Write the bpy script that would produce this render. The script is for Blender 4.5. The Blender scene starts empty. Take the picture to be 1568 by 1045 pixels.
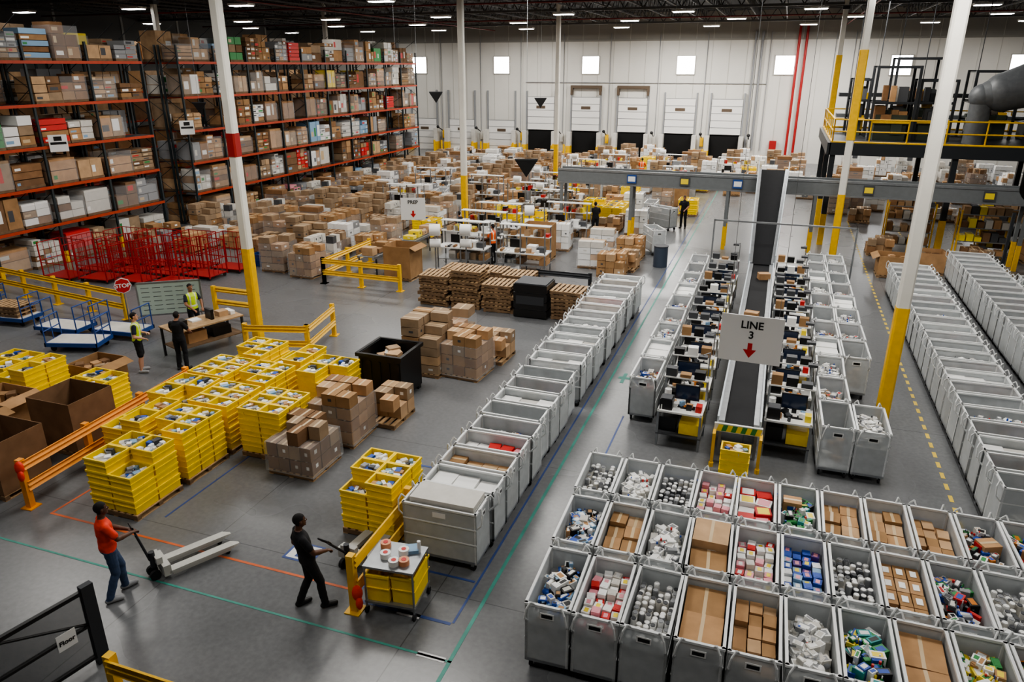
import bpy, bmesh, math, random
from mathutils import Vector, Matrix, Euler, noise as mnoise
rnd = random.Random(11)
COL = bpy.context.collection
bpy.context.scene.view_settings.look = 'AgX - Medium High Contrast'

# ------------------------------------------------------------------ materials
def lin(c):
    return tuple((x/12.92 if x <= .04045 else ((x+.055)/1.055)**2.4) for x in c)
def S(r, g, b): return lin((r/255, g/255, b/255))
_M = {}
def mat(name, col, rough=.6, metal=0, noise=0, scale=6, bump=0, emit=0, alpha=1, spec=.5):
    if name in _M: return _M[name]
    m = bpy.data.materials.new(name); m.use_nodes = True
    nt = m.node_tree; b = nt.nodes['Principled BSDF']
    b.inputs['Base Color'].default_value = (*col, 1)
    b.inputs['Roughness'].default_value = rough
    b.inputs['Metallic'].default_value = metal
    b.inputs['Specular IOR Level'].default_value = spec
    b.inputs['Alpha'].default_value = alpha
    if emit:
        b.inputs['Emission Color'].default_value = (*col, 1)
        b.inputs['Emission Strength'].default_value = emit
    if noise or bump:
        tc = nt.nodes.new('ShaderNodeTexCoord'); n = nt.nodes.new('ShaderNodeTexNoise')
        n.inputs['Scale'].default_value = scale; n.inputs['Detail'].default_value = 5
        nt.links.new(tc.outputs['Object'], n.inputs['Vector'])
        if noise:
            r = nt.nodes.new('ShaderNodeValToRGB')
            r.color_ramp.elements[0].position = .3; r.color_ramp.elements[1].position = .7
            r.color_ramp.elements[0].color = (*[c*(1-noise) for c in col], 1)
            r.color_ramp.elements[1].color = (*[min(1, c*(1+noise)) for c in col], 1)
            nt.links.new(n.outputs['Fac'], r.inputs['Fac']); nt.links.new(r.outputs['Color'], b.inputs['Base Color'])
        if bump:
            bp = nt.nodes.new('ShaderNodeBump'); bp.inputs['Strength'].default_value = bump
            bp.inputs['Distance'].default_value = .02
            nt.links.new(n.outputs['Fac'], bp.inputs['Height']); nt.links.new(bp.outputs['Normal'], b.inputs['Normal'])
    _M[name] = m
    return m

cb = [mat('cardboard_%d' % i, S(*c), .8, noise=.16, scale=3, spec=.2) for i, c in enumerate(
    [(158, 124, 88), (178, 140, 102), (140, 106, 76), (186, 154, 120), (152, 130, 106), (122, 94, 70)])]
tape = mat('packing_tape', S(200, 176, 140), .35)
white = mat('white_paint', S(225, 225, 222), .5, noise=.04)
offw = mat('off_white_carton', S(205, 202, 195), .7, noise=.06, spec=.3)
whitec = mat('white_carton', S(236, 236, 234), .6)
grayp = mat('cart_plastic', S(204, 208, 210), .35, noise=.08, alpha=.62)
grayin = mat('cart_floor_plastic', S(200, 202, 203), .5)
rim = mat('cart_rim', S(222, 224, 224), .35)
steel = mat('galvanised_steel', S(150, 153, 156), .4, metal=.7, noise=.1)
dsteel = mat('dark_steel', S(62, 64, 68), .5, metal=.4)
black = mat('black_plastic', S(18, 18, 20), .4)
rubber = mat('rubber', S(28, 28, 30), .7)
yel = mat('yellow_tote_plastic', S(250, 214, 20), .4, noise=.05)
yelp = mat('safety_yellow', S(232, 182, 18), .45, noise=.08)
yello = mat('orange_yellow_paint', S(236, 150, 24), .45, noise=.06)
orange = mat('rack_orange', S(176, 62, 30), .5, noise=.1)
rackg = mat('rack_upright', S(38, 48, 52), .5, noise=.1)
red = mat('red_paint', S(160, 32, 32), .45)
redc = mat('red_carton', S(198, 40, 36), .5)
blue = mat('blue_paint', S(38, 74, 140), .5)
bluec = mat('blue_carton', S(40, 80, 170), .5)
lblue = mat('light_blue_wrap', S(130, 165, 195), .5)
green = mat('green_carton', S(50, 135, 70), .5)
pink = mat('pink_pack', S(225, 150, 160), .5)
teal = mat('teal_tape', S(62, 140, 126), .5, noise=.2, scale=3)
navyt = mat('blue_tape', S(52, 74, 130), .5, noise=.2, scale=3)
oranget = mat('orange_tape', S(200, 100, 55), .5, noise=.2, scale=3)
ydash = mat('yellow_tape', S(215, 185, 70), .5)
wtape = mat('white_tape', S(220, 220, 220), .5)
wood = mat('pallet_wood', S(172, 142, 106), .8, noise=.25, scale=5)
wood2 = mat('pallet_wood_dark', S(116, 92, 68), .85, noise=.25, scale=5)
wrap = mat('stretch_wrap', S(222, 225, 228), .12, alpha=.17)
belt = mat('conveyor_belt', S(24, 25, 28), .7, noise=.1, spec=.2)
screen = mat('monitor_screen', S(30, 40, 60), .15, emit=.15)
colw = mat('column_white', S(222, 219, 210), .5, noise=.05, scale=2)
hose = mat('duct_gray', S(96, 99, 102), .45, noise=.12)
purple = mat('purple_pack', S(90, 60, 130), .5)
dgray = mat('dark_gray_pack', S(70, 72, 76), .6)
mgray = mat('gray_pack', S(140, 142, 145), .5)
yelc = mat('yellow_carton', S(240, 215, 60), .5)
tealc = mat('teal_carton', S(40, 140, 140), .5)
amber = mat('amber_pack', S(200, 120, 40), .4)

PAL = {
 'brown': cb[:4], 'white': [whitec, offw, whitec, mgray], 'cyl': [whitec, offw, whitec, mgray],
 'red': [redc, redc, redc, whitec], 'blue': [bluec, bluec, whitec, bluec, purple, lblue],
 'mixblue': [bluec, whitec, cb[1], whitec, lblue, black, offw], 'pink': [whitec, pink, whitec, offw, redc],
 'green': [green, green, whitec, bluec, whitec, black, yelc, tealc], 'mixed': [whitec, redc, cb[1], mgray, bluec, whitec, offw, green, black, amber, dgray],
 'yellow': [yelc, yelc, whitec, cb[1], green, whitec], 'gray': [mgray, dgray, whitec, offw, mgray],
}

# ------------------------------------------------------------------ mesh builder
class MB:
    def __init__(s): s.v = []; s.f = []; s.m = []; s.mats = []; s.s = []; s.M = Matrix.Identity(4)
    def mi(s, m):
        if m not in s.mats: s.mats.append(m)
        return s.mats.index(m)
    def add(s, vs, fs, m, smooth=False, M=None):
        b = len(s.v); T = s.M @ M if M is not None else s.M
        s.v += [tuple(T @ Vector(p)) for p in vs]
        i = s.mi(m)
        for f in fs: s.f.append([b+k for k in f]); s.m.append(i); s.s.append(smooth)
    def box(s, x0, x1, y0, y1, z0, z1, m, rot=0, taper=0):
        cx, cy = (x0+x1)/2, (y0+y1)/2; hx, hy = (x1-x0)/2, (y1-y0)/2
        k = 1-taper; c, sn = math.cos(rot), math.sin(rot); vs = []
        for z, q in ((z0, k), (z1, 1)):
            for a, b_ in ((-1, -1), (1, -1), (1, 1), (-1, 1)):
                x, y = a*hx*q, b_*hy*q; vs.append((cx+x*c-y*sn, cy+x*sn+y*c, z))
        s.add(vs, [(0, 3, 2, 1), (4, 5, 6, 7), (0, 1, 5, 4), (1, 2, 6, 5), (2, 3, 7, 6), (3, 0, 4, 7)], m)
    def carton(s, x0, x1, y0, y1, z0, z1, m, rot=0):
        s.box(x0, x1, y0, y1, z0, z1, m, rot)
        if (x1-x0) > .2:
            cy = (y0+y1)/2; cx = (x0+x1)/2; w = .025
            M = Matrix.Translation((cx, cy, 0)) @ Matrix.Rotation(rot, 4, 'Z')
            if (x1-x0) > (y1-y0):
                s.add([(-(x1-x0)/2, -w, z1+.003), ((x1-x0)/2, -w, z1+.003), ((x1-x0)/2, w, z1+.003), (-(x1-x0)/2, w, z1+.003)], [(0, 1, 2, 3)], tape, M=M)
            else:
                d = (y1-y0)/2
                s.add([(-w, -d, z1+.003), (w, -d, z1+.003), (w, d, z1+.003), (-w, d, z1+.003)], [(0, 1, 2, 3)], tape, M=M)
            if z1-z0 > .15 and rnd.random() < .3:
                q = (x1-x0)/2+.002; r = (y1-y0)/2+.002; h = (z1-z0); lm_ = rnd.choice([whitec, offw, dgray])
                s.add([(q, -r*.2, z0+h*.4), (q, r*.3, z0+h*.4), (q, r*.3, z0+h*.7), (q, -r*.2, z0+h*.7)], [(0, 1, 2, 3)], lm_, M=M)
                s.add([(-q*.1, -r, z0+h*.4), (q*.4, -r, z0+h*.4), (q*.4, -r, z0+h*.65), (-q*.1, -r, z0+h*.65)], [(0, 1, 2, 3)], lm_, M=M)
    def openbox(s, x0, x1, y0, y1, z0, z1, m, t=.02, taper=0, inner=None, rot=0):
        cx, cy = (x0+x1)/2, (y0+y1)/2; hx, hy = (x1-x0)/2, (y1-y0)/2; k = 1-taper
        c, sn = math.cos(rot), math.sin(rot)
        def ring(ax, ay, z): return [(cx+a*ax*c-b_*ay*sn, cy+a*ax*sn+b_*ay*c, z) for a, b_ in ((-1, -1), (1, -1), (1, 1), (-1, 1))]
        vs = ring(hx*k, hy*k, z0)+ring(hx, hy, z1)+ring(hx-t, hy-t, z1)+ring((hx-t)*k, (hy-t)*k, z0+t)
        fs = [(0, 3, 2, 1)]
        for i in range(4):
            j = (i+1) % 4; fs += [(i, j, 4+j, 4+i), (4+i, 4+j, 8+j, 8+i)]
        s.add(vs, fs, m)
        fs = []
        for i in range(4):
            j = (i+1) % 4; fs += [(8+i, 8+j, 12+j, 12+i)]
        fs.append((12, 13, 14, 15))
        s.add(vs, fs, inner or m)
    def rimbox(s, x0, x1, y0, y1, z0, z1, m, t=.03):
        s.box(x0, x1, y0, y0+t, z0, z1, m); s.box(x0, x1, y1-t, y1, z0, z1, m)
        s.box(x0, x0+t, y0+t, y1-t, z0, z1, m); s.box(x1-t, x1, y0+t, y1-t, z0, z1, m)
    def cyl(s, p0, p1, r0, m, r1=None, n=8, smooth=True, caps=True):
        p0 = Vector(p0); p1 = Vector(p1); r1 = r0 if r1 is None else r1
        d = (p1-p0)
        if d.length < 1e-6: return
        d.normalize(); a = Vector((0, 0, 1)) if abs(d.z) < .9 else Vector((1, 0, 0))
        u = d.cross(a).normalized(); w = d.cross(u)
        vs = []
        for p, r in ((p0, r0), (p1, r1)):
            for i in range(n):
                t = 2*math.pi*i/n; vs.append(p+u*math.cos(t)*r+w*math.sin(t)*r)
        s.add(vs, [(i, i+n, (i+1) % n+n, (i+1) % n) for i in range(n)], m, smooth)
        if caps: s.add(vs, [tuple(range(n)), tuple(range(2*n-1, n-1, -1))], m)
    def tube(s, pts, r, m, n=6):
        for a, b_ in zip(pts[:-1], pts[1:]): s.cyl(a, b_, r, m, n=n)
    def ell(s, c, rad, m, n=10, k=7, M=None):
        vs = []; fs = []
        for i in range(k+1):
            ph = math.pi*i/k
            for j in range(n):
                t = 2*math.pi*j/n
                vs.append((c[0]+rad[0]*math.sin(ph)*math.cos(t), c[1]+rad[1]*math.sin(ph)*math.sin(t), c[2]+rad[2]*math.cos(ph)))
        for i in range(k):
            for j in range(n):
                fs.append((i*n+j, (i+1)*n+j, (i+1)*n+(j+1) % n, i*n+(j+1) % n))
        s.add(vs, fs, m, True, M)
    def mesh(s, name):
        me = bpy.data.meshes.new(name); me.from_pydata(s.v, [], s.f)
        for m in s.mats: me.materials.append(m)
        me.polygons.foreach_set('material_index', s.m)
        me.polygons.foreach_set('use_smooth', s.s); me.update(); return me
def ob(name, me, loc=(0, 0, 0), rz=0, parent=None):
    o = bpy.data.objects.new(name, me); o.location = loc; o.rotation_euler = (0, 0, rz); COL.objects.link(o)
    if parent: o.parent = parent
    return o
def R(a, b): return rnd.uniform(a, b)
OCC = []
def free(x, y, r=.62):
    return all((x-a)**2+(y-c)**2 > (r+q)**2 for a, c, q in OCC)
def occ(x, y, r=.62): OCC.append((x, y, r))

# ------------------------------------------------------------------ room shell
def floor_mat():
    m = bpy.data.materials.new('polished_concrete'); m.use_nodes = True; nt = m.node_tree; b = nt.nodes['Principled BSDF']
    tc = nt.nodes.new('ShaderNodeTexCoord')
    n1 = nt.nodes.new('ShaderNodeTexNoise'); n1.inputs['Scale'].default_value = .18; n1.inputs['Detail'].default_value = 3
    n2 = nt.nodes.new('ShaderNodeTexNoise'); n2.inputs['Scale'].default_value = 11; n2.inputs['Detail'].default_value = 10
    for n in (n1, n2): nt.links.new(tc.outputs['Object'], n.inputs['Vector'])
    mx = nt.nodes.new('ShaderNodeMath'); mx.operation = 'ADD'
    nt.links.new(n1.outputs['Fac'], mx.inputs[0]); nt.links.new(n2.outputs['Fac'], mx.inputs[1])
    mh = nt.nodes.new('ShaderNodeMath'); mh.operation = 'MULTIPLY'; mh.inputs[1].default_value = .5; nt.links.new(mx.outputs[0], mh.inputs[0])
    r = nt.nodes.new('ShaderNodeValToRGB'); r.color_ramp.elements[0].position = .3; r.color_ramp.elements[1].position = .7
    r.color_ramp.elements[0].color = (*S(97, 99, 101), 1); r.color_ramp.elements[1].color = (*S(119, 120, 122), 1)
    nt.links.new(mh.outputs[0], r.inputs['Fac'])
    br = nt.nodes.new('ShaderNodeTexBrick'); br.offset = 0; br.inputs['Scale'].default_value = 1; br.inputs['Brick Width'].default_value = 4.5
    br.inputs['Row Height'].default_value = 4.5; br.inputs['Mortar Size'].default_value = .01
    br.inputs['Color1'].default_value = br.inputs['Color2'].default_value = (1, 1, 1, 1); br.inputs['Mortar'].default_value = (.55, .55, .55, 1)
    nt.links.new(tc.outputs['Object'], br.inputs['Vector'])
    mm = nt.nodes.new('ShaderNodeMix'); mm.data_type = 'RGBA'; mm.blend_type = 'MULTIPLY'; mm.inputs[0].default_value = 1
    nt.links.new(r.outputs['Color'], mm.inputs[6]); nt.links.new(br.outputs['Color'], mm.inputs[7])
    nt.links.new(mm.outputs[2], b.inputs['Base Color'])
    rr = nt.nodes.new('ShaderNodeMapRange'); rr.inputs['To Min'].default_value = .24; rr.inputs['To Max'].default_value = .31
    nt.links.new(n1.outputs['Fac'], rr.inputs['Value']); nt.links.new(rr.outputs[0], b.inputs['Roughness'])
    return m
XL, XR, YB, YF, ZC = -50, 26, -6, 72, 12.7
b = MB(); b.box(XL, XR, YB, YF, -.2, 0, floor_mat()); ob('floor', b.mesh('floor'))
wallm = mat('wall_panel_paint', S(210, 208, 202), .6, noise=.04, scale=.5)
wallr = mat('wall_panel_rib', S(186, 184, 178), .6)
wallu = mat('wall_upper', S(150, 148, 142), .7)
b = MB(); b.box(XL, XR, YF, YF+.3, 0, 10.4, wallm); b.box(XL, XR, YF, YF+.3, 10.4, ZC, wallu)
x = XL+.5
while x < XR:
    b.box(x, x+.04, YF-.03, YF, 0, ZC-.5, wallr); x += 1.48
b.box(XL, XR, YF-.08, YF, 10.3, 10.45, wallu)
ob('wall_back', b.mesh('wall_back'))
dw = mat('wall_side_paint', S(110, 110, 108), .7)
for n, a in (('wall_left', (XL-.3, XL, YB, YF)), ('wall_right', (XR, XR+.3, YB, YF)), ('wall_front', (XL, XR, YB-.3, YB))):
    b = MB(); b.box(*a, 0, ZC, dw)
    if n != 'wall_front':
        for k in range(13):
            xx = a[1] if n == 'wall_left' else a[0]-.05
            b.box(xx, xx+.05, k*6-5, k*6-4.8, 0, ZC, wallr)
    ob(n, b.mesh(n))
deck = mat('roof_deck', S(46, 47, 49), .8, noise=.1, scale=1)
b = MB(); b.box(XL, XR, YB, YF, ZC, ZC+.3, deck); ob('ceiling', b.mesh('ceiling'))
jm = mat('joist_steel', S(84, 84, 84), .6)
b = MB()
for y in (1.2, 18, 34.5, 51, 67.5):
    b.box(XL, XR, y-.12, y+.12, 11.55, 11.7, jm); b.box(XL, XR, y-.12, y+.12, 12.5, 12.69, jm)
    x = XL
    while x < XR-1.2:
        b.cyl((x, y, 11.65), (x+.6, y, 12.55), .04, jm, n=4); b.cyl((x+.6, y, 12.55), (x+1.2, y, 11.65), .04, jm, n=4); x += 1.2
x = XL+1
while x < XR:
    b.box(x-.05, x+.05, YB, YF, 11.75, 11.83, jm); b.box(x-.05, x+.05, YB, YF, 12.58, 12.69, jm)
    y = 20.
    while y < YF-1.5:
        b.cyl((x, y, 11.8), (x, y+.75, 12.6), .025, jm, n=4); b.cyl((x, y+.75, 12.6), (x, y+1.5, 11.8), .025, jm, n=4); y += 1.5
    x += 2.2
ob('roof_joists', b.mesh('roof_joists'))
b = MB(); dred = mat('sprinkler_red', S(110, 26, 22), .5)
for y in (42, 58): b.cyl((XL+.2, y, 11.45), (XR-.2, y, 11.45), .05, dred, n=8)
for x in (-27, 4): b.cyl((x, 20, 11.35), (x, YF-.5, 11.35), .04, dred, n=8)
ob('sprinkler_pipes', b.mesh('sprinkler_pipes'))

# columns
for i, (x, y) in enumerate([(-14.75, 17.8), (3.08, 18), (-14.75, 34.5), (2.75, 34.5), (-14.75, 51), (2.75, 51), (-32.7, 34.5), (-32.7, 51), (-32.7, 17.8), (21, 34.5), (21, 51), (21, 18)]):
    occ(x, y, .3)
    b = MB(); w = .14; cc = .04
    def prism(z0, z1, m, w=w):
        pts = [(-w+cc, -w), (w-cc, -w), (w, -w+cc), (w, w-cc), (w-cc, w), (-w+cc, w), (-w, w-cc), (-w, -w+cc)]
        n = 8; b.add([(p[0], p[1], z0) for p in pts]+[(p[0], p[1], z1) for p in pts], [(k, (k+1) % n, (k+1) % n+n, k+n) for k in range(n)]+[tuple(range(7, -1, -1)), tuple(range(8, 16))], m)
    prism(0, 3.05, yelp, w+.005); prism(3.05, 12.6, colw); prism(0, .03, dsteel, .25)
    if i == 0: prism(5.75, 6.4, mat('red_band', S(150, 30, 25), .5), w+.012)
    if i in (3, 5): prism(5.3, 8.8, yelp, w+.03)
    b.box(-.2, .2, -.2, .2, 11.3, 11.5, dsteel)
    ob('support_column', b.mesh('support_column'), (x, y, 0))

sky = mat('bright_window_glass', (1, 1, 1), .3, emit=12)
for i, x in enumerate([-35.4, -26.5, -17.6, -8.8, -.4, 8.7, 17.3]):
    b = MB(); b.box(x-.78, x+.78, YF-.06, YF-.02, 7.5, 9.0, sky)
    for a in ((x-.86, x-.78, 7.42, 9.08), (x+.78, x+.86, 7.42, 9.08), (x-.78, x+.78, 7.42, 7.5), (x-.78, x+.78, 9.0, 9.08)):
        b.box(a[0], a[1], YF-.12, YF, a[2], a[3], wallr)
    ob('window_%d' % (i+1), b.mesh('window'))
doorw = mat('dock_door_white', S(226, 225, 222), .5)
shade_panel = mat('dock_opening_painted_shade', S(8, 8, 9), .9)  # black sheet on the solid wall, painted as shade inside the dock opening
bronze = mat('dock_track_cover', S(88, 74, 60), .6)
for i, x in enumerate([-39.5, -35, -30.8, -26.5, -22.4, -17.9, -13.4, -9.0, -4.85]):
    b = MB(); op = 2.3 if i > 3 else .02
    b.box(x-1.3, x+1.3, YF-.08, YF-.02, 0, 2.3, shade_panel)
    z = op
    while z < op+3.1:
        b.box(x-1.35, x+1.35, YF-.2, YF-.12, z, z+.58, doorw); b.box(x-1.35, x+1.35, YF-.22, YF-.12, z+.58, z+.62, mgray); z += .62
    b.box(x-.45, x+.45, YF-.24, YF-.2, op+2.0, op+2.25, bronze)
    for sx in (-1, 1):
        b.box(x+sx*1.45-.06, x+sx*1.45+.06, YF-.25, YF, 0, 5.9, mgray)
        b.box(x+sx*1.5-.2, x+sx*1.5+.2, YF-.9, YF-.3, 0, 2.2, offw); b.box(x+sx*1.5-.22, x+sx*1.5+.22, YF-.95, YF-.3, 0, .9, yelp)
        b.cyl((x+sx*1.7, YF-1.6, 0), (x+sx*1.7, YF-1.6, 1.1), .1, yelp)
    if i in (5, 6): b.box(x-1.3, x+1.3, YF-.4, YF-.05, 6.2, 6.45, bronze); b.box(x-1.5, x-1.3, YF-.4, YF-.05, 5.6, 6.45, bronze); b.box(x+1.3, x+1.5, YF-.4, YF-.05, 5.6, 6.45, bronze)
    b.box(x+2.0, x+2.3, YF-.2, YF-.01, 1.2, 2.0, yelp if i % 2 else offw)
    b.cyl((x+2.15, YF-.5, 2.0), (x+2.15, YF-1.6, 2.4), .05, black); b.ell((x+2.15, YF-1.6, 2.4), (.15, .15, .15), black)
    ob('door_%d' % (i+1), b.mesh('door'))
b = MB()
for x in (-33, -28.7, -24.5, -20.2, -15.7, -11.2, -7, -2.5, -1.7, 3.5, 5, 12): b.cyl((x, YF-.1, 1), (x, YF-.1, 11), .035, mgray, n=6)
for x in (-3, -2.4): b.cyl((x, YF-.15, 1), (x, YF-.15, 11), .08, mgray, n=8)
b.tube([(-24, YF-.1, 6.7), (-1.7, YF-.1, 6.7)], .03, mgray)
ob('wall_conduits', b.mesh('wall_conduits'))
b = MB()
for x in (.55, 1.15): b.tube([(x, YF-.4, .1), (x, YF-.4, 11.4)], .11, red, 10)
b.box(-.9, -.3, YF-.4, YF-.1, .8, 1.9, red); ob('fire_riser_pipe', b.mesh('fire_riser_pipe'))

# ------------------------------------------------------------------ lights
lampm = mat('lamp_panel', (1, .98, .95), .4, emit=18)
b = MB(); b.box(-.62, .62, -.3, .3, .06, .16, white); b.box(-.56, .56, -.25, .25, .03, .06, lampm); b.cyl((-.4, 0, .16), (-.4, 0, 1.2), .008, steel, n=4); b.cyl((.4, 0, .16), (.4, 0, 1.2), .008, steel, n=4)
lm = b.mesh('high_bay_light')
for yi, y in enumerate([4, 14, 24, 34, 46, 54, 63]):
    for xi, x in enumerate([-44, -36, -29, -21, -13, -6, 1, 9, 15, 22]):
        ob('high_bay_light', lm, (x+(2.4 if yi % 2 else 0), y, 11.0))
def area(x, y, e, sx=5, sy=2.5, z=10.95, c=(1, .965, .91)):
    l = bpy.data.lights.new('bay_lamp', 'AREA'); l.shape = 'RECTANGLE'; l.size = sx; l.size_y = sy; l.energy = e; l.color = c
    o = bpy.data.objects.new('bay_lamp', l); o.location = (x, y, z); COL.objects.link(o)
for y, e in ((5, .27), (15.5, .85), (27, 1.05), (40, 1.1), (53, 1.15), (65, 2.1)):
    for x, k in ((-37, .4), (-22.5, .8), (-9, 1.3), (2.5, 1.15), (15, .3)):
        area(x, y, 660*e*k)
w = bpy.data.worlds.new('world'); bpy.context.scene.world = w; w.use_nodes = True
w.node_tree.nodes['Background'].inputs[0].default_value = (.7, .8, 1, 1); w.node_tree.nodes['Background'].inputs[1].default_value = .15

# ------------------------------------------------------------------ floor tape
def line(name, x0, x1, y0, y1, m, dash=0):
    b = MB()
    if dash:
        if y1-y0 > x1-x0:
            y = y0
            while y < y1: b.box(x0, x1, y, min(y+dash, y1), .001, .004, m); y += dash*1.9
        else:
            x = x0
            while x < x1: b.box(x, min(x+dash, x1), y0, y1, .001, .004, m); x += dash*1.9
    else: b.box(x0, x1, y0, y1, .001, .004, m)
    ob(name, b.mesh(name))
line('floor_tape_teal', -3.71, -3.65, 4, 60, teal)
line('floor_tape_teal', -24, -3.65, 7.63, 7.67, teal)
line('floor_tape_blue', -3.97, -3.93, 8.4, 50, navyt)
line('floor_tape_blue', -5.7, -3.98, 8.34, 8.40, navyt)
line('floor_tape_blue', -5.75, -5.7, 8.34, 9.6, navyt)
line('floor_tape_blue', -5.7, -4, 9.4, 9.45, navyt)
line('floor_tape_blue', -8.0, -5.8, 12.6, 12.66, navyt)
line('floor_tape_blue', -5.75, -5.7, 12, 26, navyt)
line('floor_tape_blue', -10.4, -10.36, 9.2, 12, navyt)
line('floor_tape_blue', -2.9, -2.86, 14, 16.5, navyt)
line('floor_tape_blue', -2.9, 3.6, 14.0, 14.05, navyt)
line('floor_tape_orange', -12.6, -5.8, 8.54, 8.59, oranget)
line('floor_tape_orange', -12.6, -12.55, 8.6, 12, oranget)
line('floor_tape_white', -4.2, -3.75, 7.6, 7.70, wtape)
line('floor_tape_white', -4.9, -4.5, 8.3, 8.4, wtape)
line('floor_tape_yellow', 4.06, 4.14, 12.5, 45, ydash, .25)
line('floor_tape_yellow', -24, -13, 13.0, 13.06, ydash, .3)
line('floor_tape_yellow', 6.4, 6.48, 14, 45, ydash, .25)
b = MB(); b.box(-7.5, -6.9, 8.9, 9.4, .001, .004, navyt); b.box(-7.45, -6.95, 8.95, 9.35, .004, .006, wtape); b.box(-7.3, -7.1, 9.0, 9.3, .006, .007, navyt)
ob('floor_decal', b.mesh('floor_decal'))
b = MB(); b.box(-3.5, -3.1, 18.8, 18.95, .001, .004, teal); b.box(-3.4, -3.3, 18.5, 19.2, .001, .005, teal); ob('floor_arrow_decal', b.mesh('floor_arrow_decal'))

# ------------------------------------------------------------------ carts
CW, CD, CH = .64, 1.36, 1.18
def cart_geo(b):
    w, d = CW/2, CD/2
    for sx in (-1, 1):
        for sy in (-1, 1):
            x, y = sx*(w-.07), sy*(d-.1)
            b.cyl((x-.02, y, .065), (x+.02, y, .065), .065, rubber, n=10)
            b.box(x-.035, x+.035, y-.03, y+.03, .09, .17, steel)
            b.box(sx*w-.02*sx-.02, sx*w-.02*sx+.02, sy*d-.02*sy-.02, sy*d-.02*sy+.02, .17, CH, rim)
    b.box(-w, w, -d, d, .16, .21, steel)
    b.box(-w+.02, w-.02, -d+.02, d-.02, .21, .23, grayin)
    b.box(-w, w, -d, -d+.012, .21, CH-.03, grayp); b.box(-w, w, d-.012, d, .21, CH-.03, grayp)
    b.box(-w, -w+.012, -d, d, .21, CH-.03, grayp); b.box(w-.012, w, -d, d, .21, CH-.03, grayp)
    for z in (.55, .85):
        b.box(-w-.008, -w, -d, d, z, z+.025, rim); b.box(w, w+.008, -d, d, z, z+.025, rim)
    for a in ((-w-.01, w+.01, -d-.01, -d+.03), (-w-.01, w+.01, d-.03, d+.01), (-w-.01, -w+.03, -d, d), (w-.03, w+.01, -d, d)):
        b.box(*a, CH-.035, CH, rim)
    for sy in (-1, 1):
        for sx in (-1, 1):
            x = sx*(w-.08)
            pts = [(x+sx*.05, sy*d, CH-.3), (x+sx*.06, sy*(d+.09), CH-.2), (x+sx*.03, sy*(d+.1), CH-.02), (x-sx*.02, sy*(d+.06), CH+.07), (x-sx*.05, sy*d, CH+.0)]
            b.tube(pts, .015, rim, 5)
    b.box(-.1, .1, -d-.008, -d, CH-.22, CH-.12, whitec); b.box(-.08, .08, -d-.01, -d-.008, CH-.2, CH-.14, black)
    b.box(w+.001, w+.004, -.12, .12, CH-.2, CH-.1, whitec); b.box(-w-.004, -w-.001, -.12, .12, CH-.2, CH-.1, whitec)
def bottle(b, x, y, z, h, r, m):
    b.cyl((x, y, z), (x, y, z+h*.7), r, m, n=10); b.cyl((x, y, z+h*.7), (x, y, z+h*.85), r, m, r1=r*.4, n=10); b.cyl((x, y, z+h*.85), (x, y, z+h), r*.42, rnd.choice([whitec, redc, bluec, dgray]), n=8)
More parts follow.
